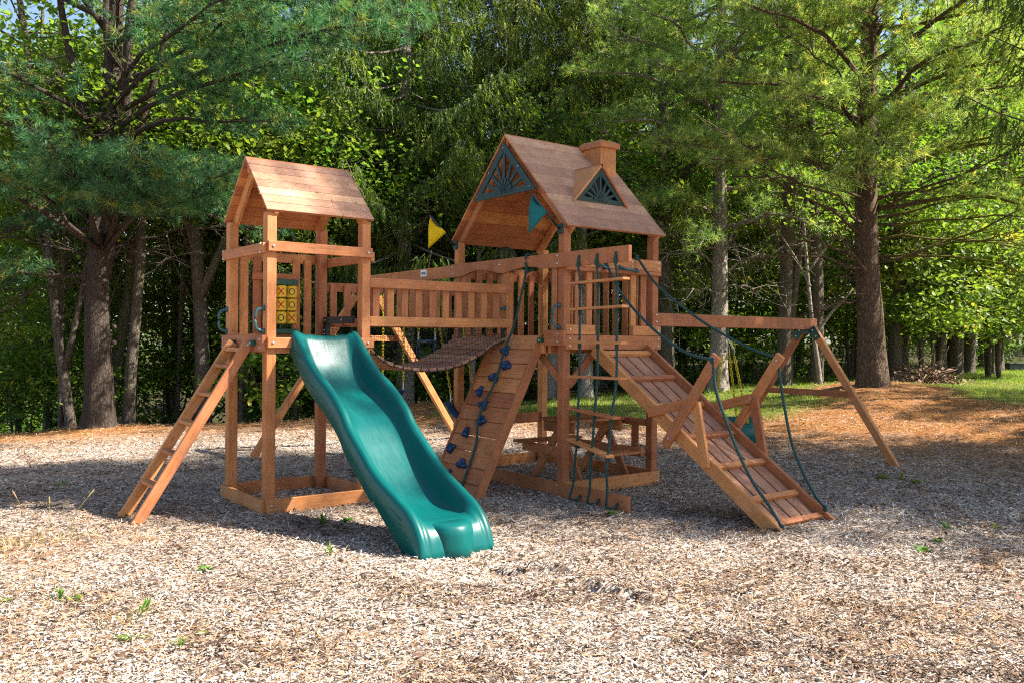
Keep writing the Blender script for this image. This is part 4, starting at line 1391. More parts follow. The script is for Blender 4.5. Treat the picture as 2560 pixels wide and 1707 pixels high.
F = [[i * k2 + j, ((i + 1) % n) * k2 + j, ((i + 1) % n) * k2 + (j + 1) % k2, i * k2 + (j + 1) % k2] for i in range(n) for j in range(k2)]
b.add(V, F)
b.build("tire", 'slide', ts, True)

# ================================================================== vegetation
def unit(v):
    v = np.asarray(v, float)
    return v / (np.linalg.norm(v, axis=-1, keepdims=True) + 1e-12)

def wdir(az, dz=0.0):
    """az in degrees: 0 = right along the lawn edge, 90 = away into the woods"""
    a = R(az)
    v = AU * math.cos(a) + AD * math.sin(a)
    return np.array([v.x, v.y, dz])

class Tufts:
    def __init__(self):
        self.p, self.d, self.s, self.t = [], [], [], []
    def add(self, p, d, s, t):
        self.p.append(p); self.d.append(d); self.s.append(s); self.t.append(t)
    def build(self, name, m, parent, n=20, width=0.0045, spread=0.75):
        P, D = np.concatenate(self.p), unit(np.concatenate(self.d))
        Sz, T = np.concatenate(self.s), np.concatenate(self.t)
        k = len(P)
        rd = unit(rng.normal(size=(k, n, 3)))
        nd = unit(D[:, None, :] * 0.50 + rd * spread)
        ln = Sz[:, None] * rng.uniform(0.75, 1.15, (k, n))
        base = P[:, None, :] + nd * 0.006 + D[:, None, :] * (Sz[:, None] * rng.uniform(-0.22, 0.08, (k, n)))[..., None]
        tip = base + nd * ln[..., None]
        tip[..., 2] -= 0.06 * ln
        sd = unit(np.cross(nd, rng.normal(size=(k, n, 3)))) * width
        V = np.stack([base - sd, base + sd, tip], 2).reshape(-1, 3)
        F = np.arange(k * n * 3).reshape(-1, 3)
        tint = np.repeat(np.clip(T[:, None] + rng.uniform(-0.12, 0.12, (k, n)), 0, 1).reshape(-1), 3)
        b = MB()
        b.add(V, F, tint)
        return b.build(name, m, parent, False, origin=W[parent.name].translation[:])

def trunk(parent, base, top, r0, r1, m, flare=1.5, sides=22, lean=None, name="trunk", knots=0):
    base, top = np.array(base, float), np.array(top, float)
    n = 34
    b = MB()
    th = np.arange(sides) * 2 * np.pi / sides
    rows = []
    H = top[2] - base[2]
    for i in range(n):
        s = (i / (n - 1)) ** 1.4
        c = base + (top - base) * s
        c = c + np.array([math.sin(s * 7 + r0 * 40), math.cos(s * 5 + r0 * 70), 0]) * r0 * 0.35 * min(1, s * 6)
        r = r0 + (r1 - r0) * s
        fl = 1 + (flare - 1) * math.exp(-(s * H) / 0.35)
        lob = 1 + (0.10 * np.sin(th * 5 + r0 * 30) + 0.05 * np.sin(th * 9 + 1)) * math.exp(-(s * H) / 0.5) + 0.035 * np.sin(th * 7 + s * 9) + rng.normal(0, 0.014, sides)
        rr = r * fl * lob
        rows.append(np.stack([c[0] + rr * np.cos(th), c[1] + rr * np.sin(th), np.full(sides, c[2])], 1))
    V = np.concatenate(rows)
    i = np.arange(n - 1)[:, None] * sides
    j = np.arange(sides)[None, :]
    k = (j + 1) % sides
    b.add(V, np.stack([i + j, i + k, i + sides + k, i + sides + j], -1).reshape(-1, 4))
    for q in range(knots):
        s = random.uniform(0.08, 0.36)
        c = base + (top - base) * s
        a = random.uniform(0, 6.28)
        r = r0 + (r1 - r0) * s
        d = np.array([math.cos(a), math.sin(a), 0.1])
        ball(b, c + d * r * 0.95, r * 0.24, 0, (1, 1, 1), 8, 4)
    return b.build(name, m, parent, True, origin=base)

def pine_limb(wb, tf, start, end, sag, dens=1.0, r0=0.05, size=0.155, step=0.22, bare=0.22, tint=0.45, sub=1.0):
    start, end = np.array(start, float), np.array(end, float)
    L = np.linalg.norm(end - start)
    n = 9
    q = np.linspace(0, 1, n)
    pts = start + (end - start) * q[:, None]
    pts[:, 2] += sag * np.sin(q * np.pi) + 0.06 * np.sin(q * 9 + L)
    pts[1:, :2] += rng.normal(0, 0.035, (n - 1, 2))
    wb.tube(pts, np.linspace(r0, 0.010, n), 6)
    T = np.gradient(pts, axis=0)
    for s in np.arange(bare, 1.0, step / L):
        f = s * (n - 1)
        i = min(int(f), n - 2)
        p = pts[i] + (pts[i + 1] - pts[i]) * (f - i)
        d = unit(T[i])
        for sg in (-1, 1):
            if rng.random() > 0.93:
                continue
            a = sg * R(rng.uniform(35, 68))
            dd = np.array([d[0] * math.cos(a) - d[1] * math.sin(a), d[0] * math.sin(a) + d[1] * math.cos(a), d[2] + rng.uniform(-0.25, 0.45)])
            dd = unit(dd)
            ls = (0.24 + 0.75 * (1 - s) ** 0.8 * min(1, L / 4) + rng.uniform(0, 0.2)) * sub
            e = p + dd * ls
            e[2] += 0.05
            mid = (p + e) / 2 + rng.normal(0, 0.03, 3)
            wb.tube([p, mid, e], [0.010, 0.007, 0.004], 3, caps=False)
            if rng.random() < dens:
                k = max(3, int(ls / 0.062))
                qq = rng.uniform(0.25, 1.0, k)
                qq[0] = 1.0
                off = rng.normal(0, 1, (k, 3)) * np.array([0.085, 0.085, 0.055])
                pp = p + (e - p) * qq[:, None] + off
                tf.add(pp, np.tile(dd, (k, 1)) + np.array([0, 0, 0.35]) + off * 4, np.full(k, size) * rng.uniform(0.8, 1.15, k), np.clip(np.full(k, tint) + rng.normal(0, 0.26, k) + rng.normal(0, 0.1) + (rng.random(k) < 0.06) * 0.45, 0, 1))
    tf.add(pts[-2:], T[-2:], np.full(2, size), np.full(2, tint))

def ghost_limb(wb, start, end, sag, r0=0.03, twigs=16):
    """dead limb with bare twigs"""
    start, end = np.array(start, float), np.array(end, float)
    n = 8
    q = np.linspace(0, 1, n)
    pts = start + (end - start) * q[:, None]
    pts[:, 2] += sag * np.sin(q * np.pi)
    pts[1:] += rng.normal(0, 0.05, (n - 1, 3))
    wb.tube(pts, np.linspace(r0, 0.006, n), 5)
    for _ in range(twigs):
        i = rng.integers(1, n - 1)
        p = pts[i]
        d = unit((end - start) + rng.normal(0, 1.6, 3))
        l = rng.uniform(0.3, 1.1)
        e = p + d * l
        m_ = (p + e) / 2 + rng.normal(0, 0.07, 3)
        wb.tube([p, m_, e], [0.009, 0.006, 0.003], 3, caps=False)
        for _k in range(2):
            e2 = m_ + rng.normal(0, 0.25, 3)
            wb.tube([m_, (m_ + e2) / 2 + rng.normal(0, 0.03, 3), e2], [0.005, 0.004, 0.002], 3, caps=False)

def P3(u, d, z):
    x, y = site(u, d)
    return np.array([x, y, z])

# ---- big white pine at the left
def base_z(u, d):
    x, y = site(u, d)
    return float(gz(x, y))

def pine_tree(label, u, d, H, r, bark_m, needle_m, lims, dead=(), auto=None, tint=0.45, lean=(0, 0), flare=1.45, n=20, width=0.0045, forks=(), group=None):
    z0 = base_z(u, d)
    o = thing("pine_tree", label, "tree", tuple(P3(u, d, z0)), group)
    top = P3(u + lean[0], d + lean[1], H)
    trunk(o, P3(u, d, z0 - 0.15), top, r, r * 0.30, bark_m, flare, knots=6)
    at = lambda z: P3(u + lean[0] * (z - z0) / (H - z0), d + lean[1] * (z - z0) / (H - z0), z)
    wb, tf = MB(), Tufts()
    for (za, ub, db, zb, rr) in forks:
        a, e = at(za), P3(ub, db, zb)
        q = np.linspace(0, 1, 12)
        pts = a + (e - a) * q[:, None]
        pts[:, 2] = za + (zb - za) * q ** 0.85
        pts += np.sin(q * 6)[:, None] * np.array([0.10, 0.05, 0])
        wb.tube(pts, np.linspace(rr, rr * 0.35, 12), 9)
    for L in lims:
        za, ub, db, zb, sag = L[:5]
        kw = L[5] if len(L) > 5 else {}
        pine_limb(wb, tf, at(za), P3(ub, db, zb), sag, tint=kw.pop('tint', tint) if kw else tint, **kw)
    for (za, ub, db, zb, sag) in dead:
        ghost_limb(wb, at(za), P3(ub, db, zb), sag)
    if auto:
        z, zt, l0, per, rise, dens = auto
        a = rng.uniform(0, 360)
        while z < zt:
            f = (z - auto[0]) / (zt - auto[0])
            for k in range(per):
                a += 360 / per + rng.uniform(-25, 25)
                L = l0 * (1 - 0.55 * f) * rng.uniform(0.75, 1.15)
                v = wdir(a)
                s = at(z + rng.uniform(-0.2, 0.2))
                pine_limb(wb, tf, s, s + v * L + np.array([0, 0, rise * L * rng.uniform(0.4, 1.4)]), -0.10 * L, dens, 0.045, tint=tint)
            z += rng.uniform(0.6, 0.9)
            a += 40
    wb.build("branches", bark_m, o, True, origin=W[o.name].translation[:])
    tf.build("crown", needle_m, o, n, width)
    return o

D_ = dict
LU, LD = -7.30, 15.4
lims = [
    # the low sweep of blue-green tufts in front of the trunk
    (3.0, -3.85, 12.0, 3.72, 0.25, D_(step=0.15, bare=0.30, sub=0.85)), (3.1, -5.0, 11.7, 3.95, 0.25, D_(step=0.15, bare=0.30, sub=0.8)), (3.1, -6.2, 11.5, 4.05, 0.25, D_(step=0.15, bare=0.30, sub=0.8)),
    (3.0, -7.6, 11.8, 3.9, 0.2, D_(step=0.16, bare=0.3, sub=0.9)), (3.2, -4.5, 12.6, 3.5, 0.2, D_(step=0.16, bare=0.30)), (3.1, -8.6, 12.5, 3.7, 0.2, D_(step=0.18, bare=0.3)),
    (3.3, -5.6, 12.2, 3.55, 0.1, D_(step=0.17, bare=0.35, sub=0.8)),
    # the high sweep reaching over towards the middle
    (5.3, -1.75, 11.3, 5.55, 0.3, D_(step=0.19, bare=0.48)), (5.4, -2.5, 10.9, 5.95, 0.3, D_(step=0.19, bare=0.48)), (5.0, -2.9, 11.6, 5.10, 0.3, D_(step=0.17, bare=0.42)),
    (5.6, -3.6, 11.0, 5.75, 0.3, D_(step=0.20, bare=0.48, dens=0.8)), (4.8, -3.4, 12.6, 4.55, 0.3, D_(step=0.22, bare=0.50, dens=0.6)), (5.8, -1.4, 12.2, 6.0, 0.3, D_(step=0.2, bare=0.45)),
    (4.1, -3.2, 14.6, 4.0, 0.1, D_(dens=0.8)), (3.7, -4.0, 15.2, 3.35, 0.1, D_(dens=0.7)), (4.6, -9.8, 13.2, 4.9, 0.2, D_(dens=0.32, step=0.3)), (5.2, -8.8, 12.4, 5.6, 0.2, D_(dens=0.32, step=0.3)), (5.6, -10.4, 14.4, 6.0, 0.2, D_(dens=0.32, step=0.3)),
    (6.2, -5.5, 12.4, 6.9, 0.2, D_(dens=0.32, step=0.3)), (6.6, -4.2, 14.0, 7.3, 0.2, D_(dens=0.32, step=0.3)), (6.8, -7.4, 12.4, 7.4, 0.2, D_(dens=0.32, step=0.3)), (7.0, -9.6, 13.6, 7.8, 0.2, D_(dens=0.32, step=0.3)),
    (4.4, -5.2, 17.5, 4.6, 0.2, D_(dens=0.6)), (5.0, -9.0, 18.0, 5.2, 0.2, D_(dens=0.6)), (2.6, -10.2, 14.0, 2.2, 0.1, D_(dens=0.8)), (3.4, -9.9, 15.8, 3.2, 0.1, D_(dens=0.6)),
]
dead = [(2.7, -9.6, 14.6, 3.1, 0.2), (2.9, -5.4, 14.6, 2.6, 0.2), (3.4, -5.0, 14.4, 4.4, 0.2), (4.2, -8.9, 14.0, 5.4, 0.2), (4.6, -6.0, 13.8, 6.0, 0.1), (3.8, -6.4, 14.2, 5.2, 0.1), (5.0, -5.0, 15.5, 6.4, 0.1), (4.2, -8.4, 15.0, 6.0, 0.1), (4.6, -7.9, 14.6, 6.4, 0.1), (3.2, -8.8, 15.4, 4.6, 0.1), (3.0, -4.2, 15.8, 3.5, 0.2), (2.5, -8.9, 15.2, 2.0, 0.1)]
pine_tree("big old pine with dark bark and blue-green tufts, nearest trunk on the left", LU, LD, 11.5, 0.235, 'bark_pine', 'needle_blue', lims, dead, auto=(8.4, 11.3, 3.2, 4, 0.12, 0.6), tint=0.45,
          forks=[(2.5, -6.35, 15.1, 8.5, 0.14), (2.7, -7.95, 15.2, 8.0, 0.12), (3.4, -5.5, 15.4, 8.2, 0.09), (3.0, -6.9, 15.0, 8.4, 0.10)], lean=(0.25, 0.1), n=24, width=0.0058)

# ---- sunlit pines at the right
dead = [(2.9, 10.4, 14.4, 4.6, -0.2), (3.2, 3.6, 14.6, 4.4, 0.3), (2.6, 3.9, 14.4, 2.9, 0.2), (3.6, 9.8, 14.6, 3.6, 0.1), (3.0, 9.4, 15.0, 2.5, 0.2), (3.9, 4.6, 14.8, 5.2, 0.0), (2.4, 5.4, 14.7, 3.4, 0.1), (4.4, 9.6, 14.2, 5.4, 0.1), (4.0, 8.8, 14.0, 4.2, 0.1), (4.8, 4.2, 14.2, 5.0, 0.1), (3.3, 10.2, 15.6, 3.1, 0.1), (2.2, 5.0, 15.0, 1.9, 0.1), (3.5, 3.0, 13.8, 4.9, 0.1), (3.8, 8.6, 13.2, 4.9, 0.0), (4.6, 5.0, 12.9, 5.6, 0.1), (5.0, 8.9, 13.3, 6.2, 0.0), (3.1, 4.2, 14.9, 3.5, -0.1), (3.7, 10.6, 15.0, 4.4, 0.1), (5.4, 4.0, 13.6, 6.6, 0.1), (2.9, 8.3, 14.0, 3.2, 0.1)]
lims = [(4.3, 3.2, 14.0, 4.4, 0.2, {}), (4.6, 9.9, 14.2, 4.7, 0.2, {}), (4.8, 6.3, 12.6, 4.9, 0.2, {}), (5.0, 4.2, 13.0, 5.3, 0.2, {}), (5.2, 8.6, 12.9, 5.5, 0.2, {}), (5.4, 3.0, 14.6, 5.9, 0.2, {}), (5.6, 7.0, 12.2, 6.0, 0.2, {}), (5.8, 10.2, 14.0, 6.3, 0.2, {}),
        (6.0, 5.2, 12.6, 6.6, 0.2, {}), (6.2, 3.4, 13.6, 6.9, 0.2, {}), (6.5, 8.4, 12.8, 7.2, 0.2, {}), (6.8, 6.4, 12.6, 7.5, 0.2, {}), (7.0, 4.2, 14.2, 7.7, 0.2, {}), (4.1, 5.2, 13.2, 3.9, 0.2, D_(dens=0.75)), (3.9, 8.9, 13.6, 3.5, 0.2, D_(dens=0.5)), (4.4, 2.4, 15.0, 4.9, 0.2, {}), (4.9, 5.6, 12.9, 4.4, 0.2, {})]
right_pine = pine_tree("thick mossy pine trunk rising from a straw mound on the right lawn edge", 6.46, 15.6, 12.0, 0.240, 'bark_right', 'needle_green', lims, dead, auto=(7.4, 11.8, 3.4, 4, 0.10, 0.85), tint=0.45, lean=(-0.12, 0.1), n=20, width=0.0058)
lims = [(4.2, 2.2, 16.6, 4.0, 0.2, {}), (4.6, 6.3, 17.0, 4.5, 0.2, {}), (5.0, 3.4, 15.6, 5.2, 0.2, {}), (5.3, 1.8, 16.8, 5.8, 0.2, {}), (5.6, 5.4, 15.8, 6.0, 0.2, {}), (6.0, 2.6, 15.8, 6.6, 0.2, {}), (6.3, 1.2, 17.4, 6.9, 0.2, {}), (6.6, 4.2, 15.4, 7.2, 0.2, {}), (7.0, 2.2, 16.2, 7.8, 0.2, {}), (7.2, 5.6, 16.4, 7.8, 0.2, {}), (3.6, 3.4, 16.2, 3.3, 0.2, D_(dens=0.5)), (3.8, 5.8, 16.4, 3.7, 0.2, D_(dens=0.5))]
dead = [(3.0, 2.6, 17.4, 3.6, 0.2), (2.8, 6.0, 17.6, 3.4, 0.2), (3.4, 3.0, 17.2, 3.0, 0.2), (3.2, 5.2, 17.2, 4.2, 0.2), (2.5, 3.3, 17.6, 2.1, 0.2), (2.6, 5.6, 17.8, 2.4, 0.1), (4.0, 2.0, 17.6, 4.8, 0.1)]
pale_pine = pine_tree("pine with pale flaking bark behind the cleated ramp", 4.30, 18.2, 12.0, 0.19, 'bark_pale', 'needle_green', lims, dead, auto=(7.6, 11.8, 3.0, 4, 0.10, 0.8), tint=0.5, n=18, width=0.0066)

# ---- drooping spruces in the middle
def spruce_tree(label, u, d, H, r, bark_m, zlow, l0, lean=(0, 0), group=None, dz=0.62, dead_low=8, dens=80):
    z0 = base_z(u, d)
    o = thing("spruce_tree", label, "tree", tuple(P3(u, d, z0)), group)
    trunk(o, P3(u, d, z0 - 0.15), P3(u + lean[0], d + lean[1], H), r, r * 0.25, bark_m, 1.35, 18, knots=3)
    wb = MB()
    spray_p, spray_d, spray_l, spray_t = [], [], [], []
    z, a = zlow, rng.uniform(0, 360)
    while z < H - 0.5:
        f = (z - zlow) / (H - zlow)
        for k in range(5):
            a += 72 + rng.uniform(-22, 22)
            L = l0 * (1 - 0.8 * f) * rng.uniform(0.7, 1.15)
            v = wdir(a)
            s = P3(u + lean[0] * z / H, d + lean[1] * z / H, z + rng.uniform(-0.25, 0.25))
            n = 9
            q = np.linspace(0, 1, n)
            pts = s + v * (L * q)[:, None]
            pts[:, 2] += -0.16 * L * np.sin(q * np.pi * 0.8) + 0.16 * L * q ** 3 - 0.05 * L * q
            wb.tube(pts, np.linspace(0.035, 0.006, n), 5)
            T = unit(np.gradient(pts, axis=0))
            m = int(L * dens)
            qq = rng.uniform(0.16, 1.0, m)
            fi = qq * (n - 1)
            ii = np.minimum(fi.astype(int), n - 2)
            p = pts[ii] + (pts[ii + 1] - pts[ii]) * (fi - ii)[:, None]
            side = np.cross(T[ii], [0, 0, 1.0])
            side = unit(side) * np.where(rng.random(m) < 0.5, -1, 1)[:, None]
            out = rng.uniform(0.02, 0.60, m) * (1.1 - qq * 0.6)
            p = p + side * out[:, None]
            p[:, 2] -= out * 0.3
            spray_p.append(p)
            spray_d.append(side * 0.25 + T[ii] * 0.35 + rng.normal(0, 0.12, (m, 3)) + np.array([0, 0, -1.0]))
            spray_l.append(rng.uniform(0.22, 0.80, m) * (0.55 + 0.45 * (1 - qq)))
            spray_t.append(np.clip(rng.normal(0.42, 0.22, m) + (qq > 0.8) * 0.15, 0, 1))
        z += dz * rng.uniform(0.8, 1.2)
        a += 31
    for _ in range(dead_low):
        v = wdir(rng.uniform(0, 360))
        zz = rng.uniform(zlow - 1.2, zlow + 0.6)
        s = P3(u, d, zz)
        ghost_limb(wb, s, s + v * rng.uniform(1.0, 2.2) + np.array([0, 0, rng.uniform(-0.3, 0.4)]), 0.05, 0.022, 8)
    wb.build("branches", bark_m, o, True, origin=W[o.name].translation[:])
    P = np.concatenate(spray_p)
    Dn = unit(np.concatenate(spray_d))
    L = np.concatenate(spray_l)
    T = np.concatenate(spray_t)
    k = len(P)
    # each hanging spray: a thin stem edged with short needle blades
    nb = 8
    sq = np.linspace(0.05, 1.0, nb)
    c = P[:, None, :] + Dn[:, None, :] * (L[:, None] * sq[None, :])[..., None]
    c[..., 2] -= 0.10 * (L[:, None] * sq[None, :] ** 2)
    nd = unit(Dn[:, None, :] * 0.9 + unit(rng.normal(size=(k, nb, 3))) * 0.6)
    ln = rng.uniform(0.055, 0.10, (k, nb)) * (1.15 - 0.5 * sq)[None, :]
    sd = unit(np.cross(nd, rng.normal(size=(k, nb, 3)))) * 0.013
    V = np.stack([c - sd, c + sd, c + nd * (ln * 1.5)[..., None]], 2).reshape(-1, 3)
    b = MB()
    b.add(V, np.arange(k * nb * 3).reshape(-1, 3), np.repeat(np.clip(T[:, None] + rng.uniform(-.1, .1, (k, nb)), 0, 1).reshape(-1), 3))
    b.build("crown", 'spruce', o, False, origin=W[o.name].translation[:])
    return o

sp1 = spruce_tree("dark drooping spruce directly behind the clubhouse roof", -0.05, 20.6, 13.5, 0.20, 'bark_grey', 3.2, 4.6)
sp2 = spruce_tree("spruce with pale bark between the two tower roofs, drooping twigs", -2.35, 19.0, 13.0, 0.21, 'bark_pale', 3.1, 4.2, dead_low=14)

def copy_tree(src, u, d, rot, scale, label, group=None, zoff=0.0):
    r = src.copy()
    COL.objects.link(r)
    mw = Matrix.Translation(P3(u, d, base_z(u, d) + zoff)) @ Matrix.Rotation(R(rot), 4, 'Z') @ Matrix.Scale(scale, 4)
    r.matrix_basis = mw
    W[r.name] = mw
    tag(r, label)
    if group:
        r['group'] = group
    elif 'group' in r:
        del r['group']
    for ch in list(src.children):
        c = ch.copy()
        COL.objects.link(c)
        c.parent = r
        for g in list(ch.children):
            e = g.copy()
            COL.objects.link(e)
            e.parent = c
    return r

copy_tree(sp1, 2.1, 21.5, 140, 1.05, "drooping spruce behind the chimney of the clubhouse tower")
copy_tree(sp2, 3.9, 23.5, 75, 1.12, "farther drooping spruce between the chimney and the pale-barked pine")
copy_tree(sp1, -3.9, 23.0, 250, 1.1, "drooping spruce behind the smaller tower's roof ridge")
sp3 = spruce_tree("tall spruce beyond the right edge whose twigs hang into the top corner", 8.35, 9.55, 14.0, 0.22, 'bark_grey', 4.7, 3.7, dens=56)
sp4 = spruce_tree("very tall narrow spruce beyond the right edge of the play area", 10.8, 8.35, 21.0, 0.26, 'bark_grey', 7.0, 3.1, dz=0.55, dens=46)
# trees standing in the sun's way beyond the right edge of the photograph
SHADE = "shade trees beside the play area"
for (u, d, rot, sc, src, lab) in ((17.2, 8.2, 70, 1.15, sp4, "outer spruce shading the play area from beyond the right edge"), (15.5, 9.6, 160, 1.0, right_pine, "pine shading the play area from beyond the right edge"), (17.2, 13.6, 30, 0.95, pale_pine, "pale-barked pine casting streaks over the straw bank from the right")):
    copy_tree(src, u, d, rot, sc, lab, SHADE)

# ---- broadleaf trees of the wood
def leaf_mesh(P, size, tint, droop=0.35):
    k = len(P)
    up = unit(np.array([0, 0, 1.0]) + rng.normal(0, 0.55, (k, 3)))
    d = unit(np.cross(up, rng.normal(size=(k, 3))))
    d[:, 2] -= droop
    d = unit(d)
    s = unit(np.cross(up, d))
    L = (size * rng.uniform(0.7, 1.3, k))[:, None]
    base = P
    V = np.stack([base, base + d * L * 0.5 + s * L * 0.30 + up * L * 0.05, base + d * L, base + d * L * 0.5 - s * L * 0.30 + up * L * 0.05], 1).reshape(-1, 3)
    F = np.arange(k * 4).reshape(-1, 4)
    b = MB()
    b.add(V, F, np.repeat(np.clip(tint, 0, 1), 4))
    return b

def broadleaf(name, label, cat, H, zc, rad, nclump, per, size, leaf_m, bark_m, r0=0.07, lean=0.0, group=None, stems=1, clump=0.42, yellow=0.06):
    o = thing(name, label, cat, (0, 0, 0), group)
    wb = MB()
    ends = []
    for st in range(stems):
        a0 = rng.uniform(0, 6.28)
        off = np.array([math.cos(a0), math.sin(a0), 0]) * (0.0 if stems == 1 else rng.uniform(0.05, 0.3))
        ln = np.array([math.cos(a0), math.sin(a0), 0]) * lean
        n = 12
        q = np.linspace(0, 1, n)
        pts = off + np.stack([ln[0] * q ** 1.3 + 0.06 * np.sin(q * 8 + st), ln[1] * q ** 1.3 + 0.06 * np.cos(q * 6 + st), -0.3 + (H + 0.2) * q], 1)
        wb.tube(pts, np.linspace(r0, r0 * 0.25, n), 8)
        for k in range(max(4, int(nclump / stems / 7))):
            f = rng.uniform(max(0.15, zc / H * 0.8), 0.97)
            i = min(int(f * (n - 1)), n - 2)
            p = pts[i]
            a = rng.uniform(0, 6.28)
            L = rad * rng.uniform(0.5, 1.0) * (1.1 - 0.6 * f)
            e = p + np.array([math.cos(a) * L, math.sin(a) * L, rng.uniform(0.0, 0.7) * L])
            mid = (p + e) / 2 + np.array([0, 0, 0.12 * L]) + rng.normal(0, 0.05, 3)
            wb.tube([p, mid, e], [r0 * 0.38, r0 * 0.25, r0 * 0.10], 4, caps=False)
            for w_ in range(3):
                t = rng.uniform(0.3, 1.0)
                pp = p + (e - p) * t
                ee = pp + rng.normal(0, 0.35, 3)
                wb.tube([pp, (pp + ee) / 2 + rng.normal(0, 0.04, 3), ee], [r0 * 0.14, r0 * 0.1, r0 * 0.05], 3, caps=False)
                ends.append(ee)
            ends.append(e)
    wb.build("trunk", bark_m, o, True, origin=(0, 0, 0))
    ends = np.array(ends)
    C = []
    while len(C) < nclump:
        e = ends[rng.integers(len(ends))]
        c = e + rng.normal(0, 0.28, 3) * np.array([1, 1, 0.8])
        if c[2] > zc * 0.75:
            C.append(c)
    C = np.array(C)
    P = np.repeat(C, per, 0) + rng.normal(0, 1, (nclump * per, 3)) * np.array([clump, clump, clump * 0.45]) * 0.62
    ct_ = np.clip(rng.normal(0.4, 0.16, nclump) + (rng.random(nclump) < yellow) * 0.5, 0, 1)
    tint = np.repeat(ct_, per) + rng.normal(0, 0.10, nclump * per)
    leaf_mesh(P, size, tint).build("crown", leaf_m, o, False, origin=(0, 0, 0))
    return o

FT = "broadleaf trees of the wood"
protos = [
    broadleaf("forest_tree", "", "tree", 9.5, 2.0, 2.3, 250, 58, 0.115, 'leaf_a', 'bark_grey', 0.085, 0.5, FT),
    broadleaf("forest_tree", "", "tree", 8.0, 1.2, 2.0, 230, 58, 0.105, 'leaf_b', 'bark_grey', 0.065, 0.8, FT),
    broadleaf("forest_tree", "", "tree", 10.5, 3.2, 2.7, 270, 58, 0.12, 'leaf_a', 'bark_pale', 0.12, 0.3, FT),
    broadleaf("forest_tree", "", "tree", 7.0, 0.8, 1.8, 210, 58, 0.105, 'leaf_b', 'bark_grey', 0.05, 0.6, FT, stems=2),
]
used = [0] * 4
TREES = []
LBL = "one of the slim leafy trees filling the wood behind the playset"
KINDS_ = ("yellow-green leafy tree", "deep green leaning leafy tree", "tall pale-barked leafy tree", "twin-stemmed green leafy tree")
def zone(u, d):
    a = u / d
    return "left of the smaller tower" if a < -0.34 else "between the two towers" if a < 0.02 else "right of the taller tower" if a < 0.36 else "beyond the mossy pine at the right"
def put_tree(k, u, d, sc, rot=None):
    rot = rng.uniform(0, 360) if rot is None else rot
    label = KINDS_[k] + (" at the wood edge " if d < 26 else " deep in the wood ") + zone(u, d)
    grp = label.replace("tree", "trees", 1)
    if not used[k]:
        used[k] = 1
        o = protos[k]
        mw = Matrix.Translation(P3(u, d, base_z(u, d))) @ Matrix.Rotation(R(rot), 4, 'Z') @ Matrix.Scale(sc, 4)
        o.matrix_basis = mw
        W[o.name] = mw
        tag(o, label, None, grp)
    else:
        o = copy_tree(protos[k], u, d, rot, sc, label, grp)
    TREES.append(o)
    return o
# left wood edge
for (k, u, d, sc) in ((3, -8.8, 17.0, 0.8), (1, -9.9, 18.6, 1.0), (0, -6.0, 19.4, 0.95), (3, -4.4, 20.2, 1.1), (0, -8.0, 22.0, 1.0), (1, -3.3, 21.2, 1.05), (2, -11.4, 21.5, 1.0)):
    put_tree(k, u, d, sc)
for row, (d, n, ul, ur) in enumerate(((23.5, 7, -16, -2), (27.5, 8, -19, 24), (33, 8, -23, 28), (39, 9, -28, 32), (46, 11, -34, 38), (56, 14, -42, 46))):
    for i in range(n):
        u = ul + (ur - ul) * (i + rng.uniform(0.15, 0.85)) / n
        dd = d + rng.uniform(-1.6, 1.6)
        if u > 2 and dd < 25 + 0.25 * u or u > 17 and dd < 41:
            continue
        if u < -0.18 * dd and dd > 25 and rng.random() < (0.8 if dd < 42 else 0.35):      # the slope below is thinly wooded
            continue
        put_tree(int(rng.integers(0, 4)), u, dd, (1.0 + row * 0.10) * rng.uniform(0.9, 1.25))
# woods edge behind the lawn
for (k, u, d, sc) in ((1, 0.6, 24.0, 1.0), (3, 4.6, 22.4, 1.0), (0, 6.4, 23.5, 1.0), (2, 8.2, 24.6, 1.05), (1, 10.4, 26.0, 1.1), (3, 12.6, 27.5, 1.2), (0, 15.0, 28.0, 1.2), (2, 17.0, 30.0, 1.2), (1, 2.6, 25.0, 1.1), (0, 19.0, 29.0, 1.2)):
    put_tree(k, u, d, sc)

